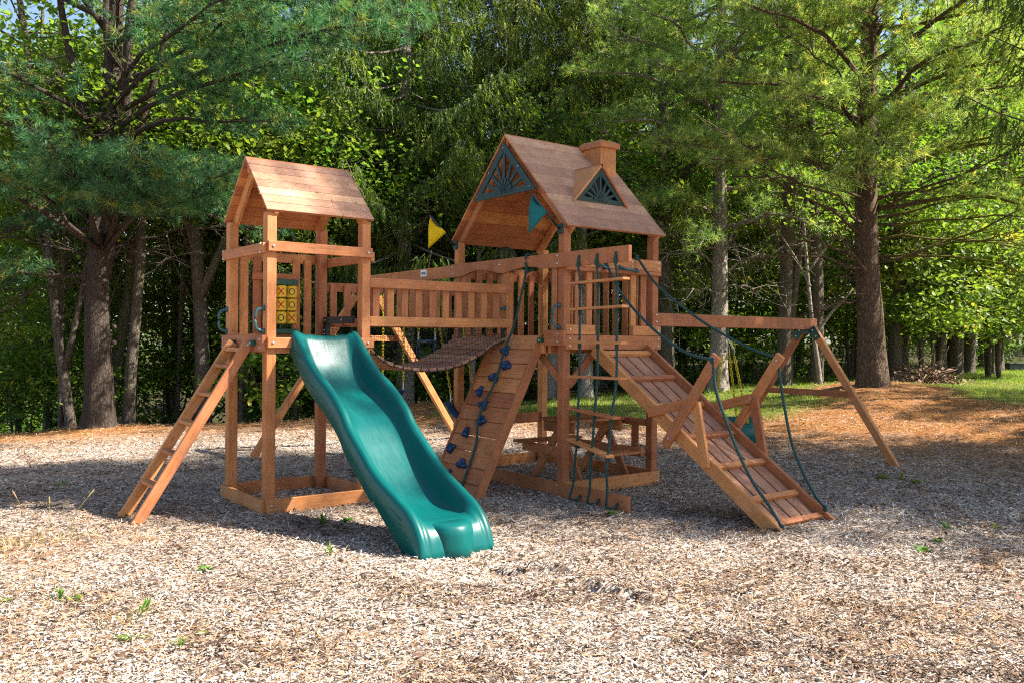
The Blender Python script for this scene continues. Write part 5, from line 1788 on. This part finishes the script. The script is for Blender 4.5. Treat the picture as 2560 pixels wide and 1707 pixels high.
# single bare trunks one can tell apart
def lone_trunk(name, label, u, d, top, r, m, lean=(0, 0), group=None, arms=(), crown='leaf_b'):
    z0 = base_z(u, d)
    o = thing(name, label, "tree", tuple(P3(u, d, z0)), group)
    trunk(o, P3(u, d, z0 - 0.2), P3(u + lean[0], d + lean[1], top), r, r * 0.55, m, 1.3, 14)
    if arms:
        b = MB()
        for (za, du, dd, zb, rr) in arms:
            s = (za - z0) / (top - z0)
            a = P3(u + lean[0] * s, d + lean[1] * s, za)
            e = P3(u + du, d + dd, zb)
            q = np.linspace(0, 1, 8)
            pts = a + (e - a) * q[:, None] + np.sin(q * 5)[:, None] * np.array([0.06, 0.04, 0.05])
            b.tube(pts, np.linspace(rr, rr * 0.4, 8), 7)
        b.build("branches", m, o, True, origin=W[o.name].translation[:])
    if crown:
        b = MB()
        cl = []
        for k in range(26):
            za = rng.uniform(min(3.6, top - 1.6), top - 0.2)
            s = (za - z0) / (top - z0)
            a = P3(u + lean[0] * s, d + lean[1] * s, za)
            v = wdir(rng.uniform(0, 360), rng.uniform(0.0, 0.5))
            L = rng.uniform(0.8, 2.3)
            e = a + v * L
            mid = (a + e) / 2 + np.array([0, 0, 0.15])
            b.tube([a, mid, e], [r * 0.22, r * 0.14, 0.008], 4, caps=False)
            for t in (0.45, 0.65, 0.85, 1.0):
                cl.append(a + (e - a) * t + rng.normal(0, 0.22, 3))
        b.build("limbs", m, o, True, origin=W[o.name].translation[:])
        cl = np.array(cl)
        per = 22
        P = np.repeat(cl, per, 0) + rng.normal(0, 1, (len(cl) * per, 3)) * np.array([0.30, 0.30, 0.16])
        leaf_mesh(P, 0.13, rng.normal(0.42, 0.18, len(P))).build("crown", crown, o, False, origin=W[o.name].translation[:])
    return o
lone_trunk("tree", "forked dark trunk leaning left behind the ladder", -5.95, 16.9, 9.0, 0.15, 'bark_grey', (-0.7, 0.5), arms=[(2.2, 1.3, 0.4, 6.0, 0.10), (3.0, -1.6, 0.4, 7.0, 0.07)])
lone_trunk("tree", "dark slimmer trunk close behind the big left pine", -7.12, 16.2, 7.0, 0.11, 'bark_grey', (0.2, 0.3))
lone_trunk("tree", "leaning dark twin trunk at the far left edge of the wood", -8.0, 15.9, 9.0, 0.09, 'bark_grey', (-1.4, 0.4), arms=[(0.9, 0.6, 0.3, 6.0, 0.06), (2.2, -1.4, 0.2, 5.0, 0.05)])
lone_trunk("tree", "curved dark trunk just left of the big left pine", -8.15, 17.6, 9.0, 0.12, 'bark_grey', (0.9, 0.3), arms=[(2.0, -0.8, 0.2, 6.0, 0.06)])
lone_trunk("tree", "thin dark stem behind the ladder's upper end", -5.6, 18.2, 9.0, 0.06, 'bark_grey', (0.4, 0.2))
lone_trunk("tree", "slim bright trunk seen under the bridge beside the back post", -0.85, 18.9, 5.6, 0.075, 'bark_pale', (0.15, 0.3))
lone_trunk("tree", "straight grey trunk behind the front post of the taller tower", 0.85, 18.6, 5.6, 0.14, 'bark_pale', (0.1, 0.2))
lone_trunk("tree", "stout pale trunk seen through the rope ladder", 1.55, 18.2, 5.6, 0.16, 'bark_pale', (-0.1, 0.3))
lone_trunk("tree", "stout grey trunk beside the top of the cleated ramp", 3.35, 18.8, 7.0, 0.18, 'bark_grey', (-0.15, 0.2))
lone_trunk("tree", "grey twin trunk right of the tire swing, thicker stem", 5.75, 18.4, 10.0, 0.17, 'bark_grey', (0.25, 0.2), arms=[(0.65, 0.55, 0.0, 5.5, 0.10), (3.0, -1.0, 0.0, 5.5, 0.06)])
lone_trunk("tree", "thin crooked bare tree left of the mossy pine trunk", 6.25, 17.6, 4.2, 0.05, 'bark_pale', (-0.4, 0.1), crown=None, arms=[(1.6, 0.55, -0.2, 2.6, 0.04), (2.6, -0.9, 0.0, 3.8, 0.03), (2.9, 0.6, 0.0, 4.0, 0.03)])
lone_trunk("tree", "dark trunk half hidden behind the mossy pine", 6.45, 18.4, 9.0, 0.13, 'bark_grey', (-0.1, 0.2))
ORD = ("first", "second", "third", "fourth", "fifth", "sixth", "last")
for i, (u, d, r) in enumerate(((8.6, 19.6, 0.15), (9.2, 20.6, 0.17), (10.6, 21.6, 0.17), (11.15, 22.0, 0.20), (12.2, 23.4, 0.2), (12.9, 24.6, 0.13), (13.6, 24.4, 0.17))):
    lone_trunk("tree", ORD[i] + " dark trunk along the shaded wood edge counting rightwards from the mossy pine", u, d, 9.0, r, 'bark_grey', (0.2, 0.2), "dark trunks at the right wood edge")

SG = "thin dark saplings in the wood at the left"
sap = None
for (u, d, sc) in ((-7.95, 16.8, 1.0), (-8.8, 17.0, 1.1), (-6.3, 17.2, 0.9), (-5.3, 17.0, 1.0), (-4.9, 18.6, 1.1), (-4.3, 17.4, 0.8), (-3.7, 19.0, 1.0), (-7.2, 18.6, 1.2), (-9.2, 19.2, 1.2), (-6.0, 20.6, 1.3), (-8.2, 21.0, 1.3), (-3.0, 20.0, 1.1), (-9.9, 16.6, 0.9), (-6.6, 22.0, 1.4), (-8.45, 16.3, 0.9), (-7.6, 17.6, 1.1), (-5.0, 21.0, 1.5), (-9.5, 21.5, 1.5), (-4.0, 22.0, 1.5), (-10.8, 19.0, 1.4), (-3.4, 18.2, 0.9)):
    if sap is None:
        sap = lone_trunk("sapling", "thin dark sapling stem among the trees behind the ladder", u, d, 6.5, 0.045, 'bark_grey', (0.3, 0.2), SG, arms=[(2.0, 0.8, 0.2, 4.5, 0.022), (2.8, -0.7, 0.1, 5.2, 0.02)])
    else:
        copy_tree(sap, u, d, rng.uniform(0, 360), sc, "thin dark sapling stem among the trees behind the ladder", SG)

# sunlit leafy bushes overhanging the right lawn
def place(o, u, d, rot, sc):
    mw = Matrix.Translation(P3(u, d, base_z(u, d))) @ Matrix.Rotation(R(rot), 4, 'Z') @ Matrix.Scale(sc, 4)
    o.matrix_basis = mw
    W[o.name] = mw
bush = broadleaf("leafy_tree", "bright yellow-green leafy tree in full sun right of the mossy pine", "tree", 3.9, 1.35, 2.1, 170, 40, 0.135, 'leaf_bush', 'bark_grey', 0.06, 0.5, stems=3, clump=0.38, yellow=0.08)
place(bush, 9.4, 19.4, 20, 1.0)
copy_tree(bush, 11.2, 20.2, 130, 0.95, "sunlit green leafy tree at the right edge of the lawn")
copy_tree(bush, 8.1, 21.0, 250, 0.9, "leafy sunlit tree half hidden behind the mossy pine trunk")
copy_tree(bush, 12.6, 22.4, 60, 1.05, "leafy tree hanging over the grey shed at the right edge")

# low undergrowth along the wood edge
SH = "undergrowth shrubs along the wood edge"
shrub = broadleaf("shrub", "", "shrub", 2.4, 0.25, 1.2, 70, 32, 0.115, 'leaf_b', 'bark_grey', 0.025, 0.5, SH, stems=4, clump=0.34)
SL = "leafy green shrub in the undergrowth along the wood edge"
first = True
spots = [(-4.7, 17.3), (-3.3, 18.4), (-10.0, 17.6), (-7.6, 19.8), (-4.2, 20.4), (-2.6, 20.6), (-1.4, 21.0), (-0.2, 21.6), (1.2, 21.6), (2.4, 22.0), (3.6, 21.4), (4.9, 21.0), (6.0, 21.2), (7.2, 22.4), (8.8, 23.6), (10.4, 24.4), (12.2, 25.4), (14.4, 26.4), (-12.2, 18.0), (16.4, 27.6), (-1.0, 23.8), (2.0, 24.2), (5.4, 23.6), (-3.0, 23.0)]
for (u, d) in spots:
    rot, sc = rng.uniform(0, 360), rng.uniform(0.75, 1.25)
    lab = "leafy green shrub " + ("at the front of" if d < 19 else "in") + " the undergrowth " + zone(u, d)
    if first:
        place(shrub, u, d, rot, sc)
        tag(shrub, lab, None, lab.replace("shrub", "shrubs"))
        first = False
    else:
        copy_tree(shrub, u, d, rot, sc, lab, lab.replace("shrub", "shrubs"))

# ---- ground cover
def frustum_sample(n, d0, d1, pw, margin=1.0):
    """scatter over the ground in front of the lawn edge, thinning with distance"""
    t = rng.random(n)
    d = d0 * (d1 / d0) ** (t ** pw)
    u = rng.uniform(-1, 1, n) * (0.62 * d + margin)
    x = ORG.x + AU.x * u + AD.x * d
    y = ORG.y + AU.y * u + AD.y * d
    return x, y, u, d

def in_boards(x, y):
    near = lambda x0, x1, y0, y1, e=0.0: (x > x0 - e) & (x < x1 + e) & (y > y0 - e) & (y < y1 + e)
    a = near(0, LX, 0, LY) & ~near(0.06, LX - 0.06, 0.06, LY - 0.06, 0)
    b_ = near(FX, EX, FY, EY) & ~near(FX + 0.06, EX - 0.06, FY + 0.06, EY - 0.06, 0)
    c = near(FX, FX, -1.74, FY, 0.06)
    s = near(0.22, 0.86, -2.16, -1.95, 0.0)
    return a | b_ | c | s

def make_chips():
    n = 175000
    x, y, u, d = frustum_sample(n, 3.3, 13.5, 1.0)
    keep = rng.random(n) > straw_amount(u, d) * 0.9
    keep &= ~in_boards(x, y)
    x, y, u, d = x[keep], y[keep], u[keep], d[keep]
    n = len(x)
    z = gz(x, y)
    a = rng.uniform(0, 2 * np.pi, n)
    pit = rng.normal(0, 0.26, n)
    rol = rng.normal(0, 0.35, n)
    L = rng.uniform(0.010, 0.038, n) * rng.uniform(0.7, 1.15, n) * (0.75 + 0.05 * d)
    Wd = np.minimum(rng.uniform(0.004, 0.012, n) * (0.75 + 0.05 * d), L * 0.6)
    th = rng.uniform(0.0015, 0.005, n)
    spl = rng.random(n) < 0.07
    L = np.where(spl, L * 2.3, L)
    Wd = np.where(spl, Wd * 0.6, Wd)
    fine = rng.random(n) < 0.35
    L = np.where(fine, L * 0.55, L)
    Wd = np.where(fine, Wd * 0.7, Wd)
    X = np.stack([np.cos(a) * np.cos(pit), np.sin(a) * np.cos(pit), np.sin(pit)], 1)
    Y0 = np.stack([-np.sin(a), np.cos(a), np.zeros(n)], 1)
    Z0 = np.cross(X, Y0)
    Yv = Y0 * np.cos(rol)[:, None] + Z0 * np.sin(rol)[:, None]
    Zv = np.cross(X, Yv)
    c = np.stack([x, y, z + np.abs(np.sin(pit)) * L * 0.4 + rng.uniform(0.001, 0.012, n)], 1)
    tp = rng.uniform(0.35, 1.0, n)
    corner = []
    for (sx, sy, sz) in ((-1, -1, 0), (1, -1, 0), (1, 1, 0), (-1, 1, 0), (-1, -1, 1), (1, -1, 1), (1, 1, 1), (-1, 1, 1)):
        wsc = Wd * (tp if sx > 0 else 1.0)
        corner.append(c + X * (sx * L / 2)[:, None] + Yv * (sy * wsc / 2)[:, None] + Zv * (sz * th)[:, None])
    V = np.stack(corner, 1).reshape(-1, 3)
    o8 = np.arange(n)[:, None, None] * 8
    F = (o8 + np.array([[4, 5, 6, 7], [0, 1, 5, 4], [2, 3, 7, 6]])[None]).reshape(-1, 4)
    big = vnoise(x, y, 1.3, 7)
    tint = np.clip(rng.beta(1.8, 1.6, n) * 0.95 - (rng.random(n) < 0.16) * 0.4 + (big - 0.5) * 0.34 - 0.30 * (vnoise(x, y, 2.6, 12) > 0.74), 0, 1)
    b = MB()
    b.add(V, F, np.repeat(tint, 8))
    o = b.build("wood_chips", 'chips', None, False, origin=(0, 0, 0))
    tag(o, "pale weathered wood chips covering the play area", "wood chips", kind='stuff')

def make_straw():
    n = 170000
    x, y, u, d = frustum_sample(n, 3.4, 19.0, 0.9)
    keep = rng.random(n) < np.clip(straw_amount(u, d) * (1 - lawn_amount(u, d) * 0.8) + 0.06 + 0.22 * (vnoise(x, y, 0.9, 6) > 0.62), 0, 1)
    keep &= ~in_boards(x, y)
    x, y, d = x[keep], y[keep], d[keep]
    n = len(x)
    z = gz(x, y)
    a = rng.uniform(0, 2 * np.pi, n)
    pit = rng.normal(0.05, 0.22, n)
    L = rng.uniform(0.05, 0.13, n)
    X = np.stack([np.cos(a) * np.cos(pit), np.sin(a) * np.cos(pit), np.sin(pit)], 1)
    Y0 = np.stack([-np.sin(a), np.cos(a), rng.normal(0, 0.4, n)], 1)
    wd = (0.0010 + 0.00022 * d)
    c = np.stack([x, y, z + 0.012 + np.abs(np.sin(pit)) * L * 0.45], 1)
    V = np.stack([c - X * (L / 2)[:, None] - Y0 * wd[:, None], c - X * (L / 2)[:, None] + Y0 * wd[:, None], c + X * (L / 2)[:, None] + Y0 * (wd * 0.5)[:, None]], 1).reshape(-1, 3)
    b = MB()
    b.add(V, np.arange(n * 3).reshape(-1, 3), np.repeat(rng.random(n), 3))
    o = b.build("pine_straw", 'straw', None, False, origin=(0, 0, 0))
    tag(o, "orange-brown fallen pine needles strewn over the ground", "pine straw", kind='stuff')

def make_grass():
    n = 190000
    d = rng.uniform(12.8, 30, n) if False else 13.0 * (30 / 13.0) ** rng.random(n)
    u = rng.uniform(-1.8, 1, n) * 0 + rng.uniform(-1.6, 1, n)
    u = np.where(u < 0, u, u * (0.62 * d + 1.5))
    x = ORG.x + AU.x * u + AD.x * d
    y = ORG.y + AU.y * u + AD.y * d
    am = lawn_amount(u, d) * (0.35 + 0.65 * (vnoise(x, y, 0.9, 5) > 0.36))
    keep = rng.random(n) < am
    x, y, u, d = x[keep], y[keep], u[keep], d[keep]
    n = len(x)
    z = gz(x, y)
    h = rng.uniform(0.03, 0.085, n) * (0.7 + 0.7 * vnoise(x, y, 1.5, 9))
    a = rng.uniform(0, 2 * np.pi, n)
    s = np.stack([np.cos(a), np.sin(a), np.zeros(n)], 1) * (0.0016 + 0.00022 * d)[:, None]
    c = np.stack([x, y, z - 0.005], 1)
    tip = c + np.stack([rng.normal(0, 0.45, n) * h, rng.normal(0, 0.45, n) * h, h], 1)
    V = np.stack([c - s, c + s, tip], 1).reshape(-1, 3)
    tint = np.clip(rng.normal(0.40, 0.16, n) + (vnoise(x, y, 0.6, 4) - 0.5) * 0.9, 0, 1)
    b = MB()
    b.add(V, np.arange(n * 3).reshape(-1, 3), np.repeat(tint, 3))
    o = b.build("lawn_grass", 'grass', None, False, origin=(0, 0, 0))
    tag(o, "short sunlit grass of the lawn behind the playset", "grass", kind='stuff')

def make_litter():
    n = 2600
    x, y, u, d = frustum_sample(n, 3.4, 15.0, 0.9)
    keep = ~in_boards(x, y) & (rng.random(n) < 0.35 + 0.65 * (vnoise(x, y, 0.8, 15) > 0.5))
    x, y = x[keep], y[keep]
    n = len(x)
    P = np.stack([x, y, gz(x, y) + rng.uniform(0.010, 0.024, n)], 1)
    b = leaf_mesh(P, 0.042, rng.random(n), 0.0)
    o = b.build("fallen_leaves", 'brush', None, False, origin=(0, 0, 0))
    tag(o, "small brown fallen leaves scattered over the chips", "fallen leaves", kind='stuff')

make_chips()
make_litter()
make_straw()
make_grass()

def make_roof_litter():
    V, T = [], []
    for (x0, x1, y0, y1, ze, zr, k) in ((0.0, 1.0, -0.03, 1.02, 2.580, 3.109, 70), (2.64, 3.97, -0.86, 1.15, 2.590, 3.640, 170)):
        ym = (y0 + y1) / 2
        for _ in range(k):
            f = rng.uniform(0.05, 0.97) ** 0.7
            sg = -1 if rng.random() < 0.7 else 1
            ye = y0 if sg < 0 else y1
            x = rng.uniform(x0, x1)
            if sg < 0 and x0 > 2 and (2.90 < x < 3.92):
                continue
            dn = np.array([0, ye - ym, ze - zr])
            c = np.array([x, ym, zr]) + dn * f
            n_ = unit(np.array([0, sg * (zr - ze), abs(ye - ym)]))
            a = rng.uniform(0, 2 * np.pi)
            d = np.array([1.0, 0, 0]) * math.cos(a) + unit(dn) * math.sin(a)
            sdv = np.cross(d, n_) * 0.0022
            L = rng.uniform(0.04, 0.10)
            c = c + n_ * 0.004
            V += [c - d * L / 2 - sdv, c - d * L / 2 + sdv, c + d * L / 2 + n_ * 0.004]
            T += [float(rng.random())] * 3
    b = MB()
    b.add(np.array(V), np.arange(len(V)).reshape(-1, 3), np.array(T))
    o = b.build("fallen_needles", 'straw', None, False, origin=(0, 0, 0))
    tag(o, "dry pine needles lying on the two plank roofs", "pine needles", kind='stuff')
make_roof_litter()

# ---- weeds sprouting in the chips
WG = "small weeds sprouting in the wood chips"
def weed_mesh(kind):
    b = MB()
    nl = 9 if kind == 0 else 16
    for k in range(nl):
        a = 2 * math.pi * k / nl + rng.uniform(-0.3, 0.3)
        L = rng.uniform(0.05, 0.11) if kind == 0 else rng.uniform(0.08, 0.17)
        wd = L * (0.26 if kind == 0 else 0.05)
        el = rng.uniform(0.3, 0.8) if kind == 0 else rng.uniform(0.7, 1.3)
        d = np.array([math.cos(a) * math.cos(el), math.sin(a) * math.cos(el), math.sin(el)])
        s = np.array([-math.sin(a), math.cos(a), 0])
        p0 = np.array([rng.normal(0, 0.012), rng.normal(0, 0.012), -0.005])
        p1 = p0 + d * L * 0.5
        p2 = p0 + d * L + np.array([0, 0, -0.25 * L])
        b.add([p0 - s * wd * 0.15, p0 + s * wd * 0.15, p1 + s * wd, p1 - s * wd, p2], [[0, 1, 2, 3], [3, 2, 4]], float(rng.uniform(0.2, 0.9)))
    return b.mesh("weed", ['weed' if kind == 0 else 'drygrass' if kind == 2 else 'weed'])
wm = [weed_mesh(0), weed_mesh(1), weed_mesh(2)]
for (x, y, k, sc) in ((0.23, -0.64, 1, 1.4), (0.43, -0.68, 0, 1.2), (-0.2, -1.65, 1, 1.2), (6.1, -2.1, 0, 2.0), (6.2, -2.25, 1, 1.3), (6.23, -2.41, 0, 1.2), (4.21, -3.71, 1, 1.4), (3.67, -3.91, 0, 1.1), (3.28, -4.01, 0, 1.2), (4.51, -3.96, 1, 1.2), (2.43, -1.7, 0, 1.1), (-1.01, -1.56, 0, 1.0), (-1.86, -1.66, 1, 1.2), (-1.80, -1.72, 0, 0.9), (-1.56, -2.22, 1, 1.1), (-1.73, -2.58, 0, 1.0), (-1.66, -2.60, 0, 1.0), (-1.42, -2.75, 0, 1.0), (-1.1, 2.49, 1, 1.5), (-2.12, -1.47, 0, 0.9), (-1.56, -2.87, 1, 0.9), (5.4, -0.9, 0, 1.3), (4.9, 0.2, 0, 1.3)):
    o = bpy.data.objects.new("weed", wm[k])
    link(o, None, Matrix.Translation((x, y, float(gz(x, y)))) @ Matrix.Rotation(rng.uniform(0, 6.28), 4, 'Z') @ Matrix.Scale(sc * rng.uniform(0.5, 0.95), 4))
    lab = ("broad-leaved" if k == 0 else "grassy") + " green weed sprouting " + ("in the sunlit chips at the lower left" if x < -0.6 and y < 1 else "in the shaded chips left of the ladder" if x < -0.6 else "in the chips beside the slide" if x < 1 else "in front of the rope ladder's anchor sill" if x < 2.9 and y > -2.5 else "at the foot of the right A-frame leg" if x > 4.8 and y > -2.6 else "in the chips right of the ramp's foot")
    tag(o, lab, "weed", lab.replace("weed", "weeds"))
def tuft(label, x, y, sc, n=5, rad=0.16):
    b = MB()
    src = wm[2]
    for _ in range(n):
        for k in range(14):
            a = rng.uniform(0, 6.28)
            p = np.array([rng.normal(0, rad), rng.normal(0, rad * 0.5), -0.01])
            L = rng.uniform(0.06, 0.16) * sc
            d = np.array([math.cos(a) * 0.6, math.sin(a) * 0.6, 0.7])
            s = np.array([-math.sin(a), math.cos(a), 0]) * 0.004
            b.add([p - s, p + s, p + d * L * 0.6 + s * 0.6, p + d * L * 0.6 - s * 0.6, p + d * L + np.array([d[0], d[1], -0.6]) * L * 0.25], [[0, 1, 2, 3], [3, 2, 4]], float(rng.uniform(0, 1)))
    o = b.build("dry_grass", 'drygrass', None, False, origin=(0, 0, 0))
    o.matrix_basis = Matrix.Translation((x, y, float(gz(x, y))))
    tag(o, label, "grass tuft", kind='stuff')
tuft("low tuft of half dry grass at the left edge of the sunlit chips", -1.72, -0.06, 1.0, 7, 0.2)
tuft("dry trampled grass tuft in the sunlit chips in front of the ladder", -1.62, -2.30, 0.8, 4, 0.10)
for (x, y, dx, h, lab) in ((-1.71, 0.47, -0.10, 0.30, "leaning dry grass stalk, leftmost of three beside the ladder"), (-1.60, 0.26, 0.0, 0.26, "upright dry grass stalk, middle of three beside the ladder"), (-1.45, 0.30, 0.16, 0.28, "grass stalk with a seed head, nearest the ladder of three")):
    b = MB()
    b.tube([(0, 0, -0.02), (dx * 0.3, 0, h * 0.5), (dx, 0, h)], [0.003, 0.0025, 0.0015], 4, tint=0.6)
    b.tube([(dx * 0.8, 0, h * 0.86), (dx, 0, h * 1.0), (dx * 1.1, 0, h * 1.06)], [0.003, 0.006, 0.002], 4, tint=0.9)
    o = b.build("grass_stalk", 'drygrass', None, False, origin=(0, 0, 0))
    o.matrix_basis = Matrix.Translation((x, y, float(gz(x, y))))
    tag(o, lab, "grass stalk")

# ---- brush pile behind the mossy pine, a fallen stick and the grey shed
def brush_pile(label, u, d, wdt, h):
    z0 = base_z(u, d)
    o = thing("brush_pile", label, "brush pile", tuple(P3(u, d, z0)))
    b = MB()
    for _ in range(90):
        p = P3(u + rng.normal(0, wdt * 0.4), d + rng.normal(0, 0.3), z0 + abs(rng.normal(0, h * 0.3)))
        e = p + unit(rng.normal(size=3) * np.array([1, 1, 0.5])) * rng.uniform(0.3, 0.8)
        e[2] = max(e[2], z0)
        b.tube([p, (p + e) / 2 + rng.normal(0, 0.04, 3), e], [0.010, 0.008, 0.004], 4, tint=float(rng.random()))
    b.build("sticks", 'brush', o, True)
    n = 900
    P = np.stack([*site(u + rng.normal(0, wdt * 0.42, n), d + rng.normal(0, 0.3, n)), z0 + np.abs(rng.normal(0, h * 0.36, n))], 1)
    leaf_mesh(P, 0.10, rng.random(n)).build("dead_leaves", 'brush', o, False)
brush_pile("brown brush pile on the lawn just right of the mossy pine", 8.6, 18.2, 0.75, 0.42)
b = MB()
b.tube([(5.35, -1.05, gz(5.35, -1.05) + 0.015), (5.52, -1.02, gz(5.52, -1.02) + 0.05), (5.72, -1.0, gz(5.72, -1.0) + 0.10)], [0.010, 0.008, 0.005], 6)
o = b.build("fallen_stick", 'twig', None, True)
tag(o, "pale fallen stick on the pine straw by the right A-frame leg", "stick")
shx, shy = site(15.2, 25.6)
shz = float(gz(shx, shy))
sh = thing("grey_shed", "low grey panelled shed at the right edge beyond the lawn", "shed", (shx, shy, shz))
def shed_board(name, u0, u1, d_, z0, z1, t, m):
    a, c = P3((u0), d_, shz + (z0 + z1) / 2), P3(u1, d_, shz + (z0 + z1) / 2)
    return board(sh, name, a, c, z1 - z0, t, (0, 0, 1), m)
shed_board("wall", 14.35, 17.6, 25.6, -0.1, 0.17, 1.0, 'gravel')
shed_board("roof", 14.30, 17.65, 25.6, 0.172, 0.20, 1.1, 'black')
wi = shed_board("window", 15.05, 15.6, 25.08, 0.05, 0.14, 0.03, 'black')
shed_board("pane", 15.08, 15.57, 25.06, 0.065, 0.128, 0.02, 'glass')
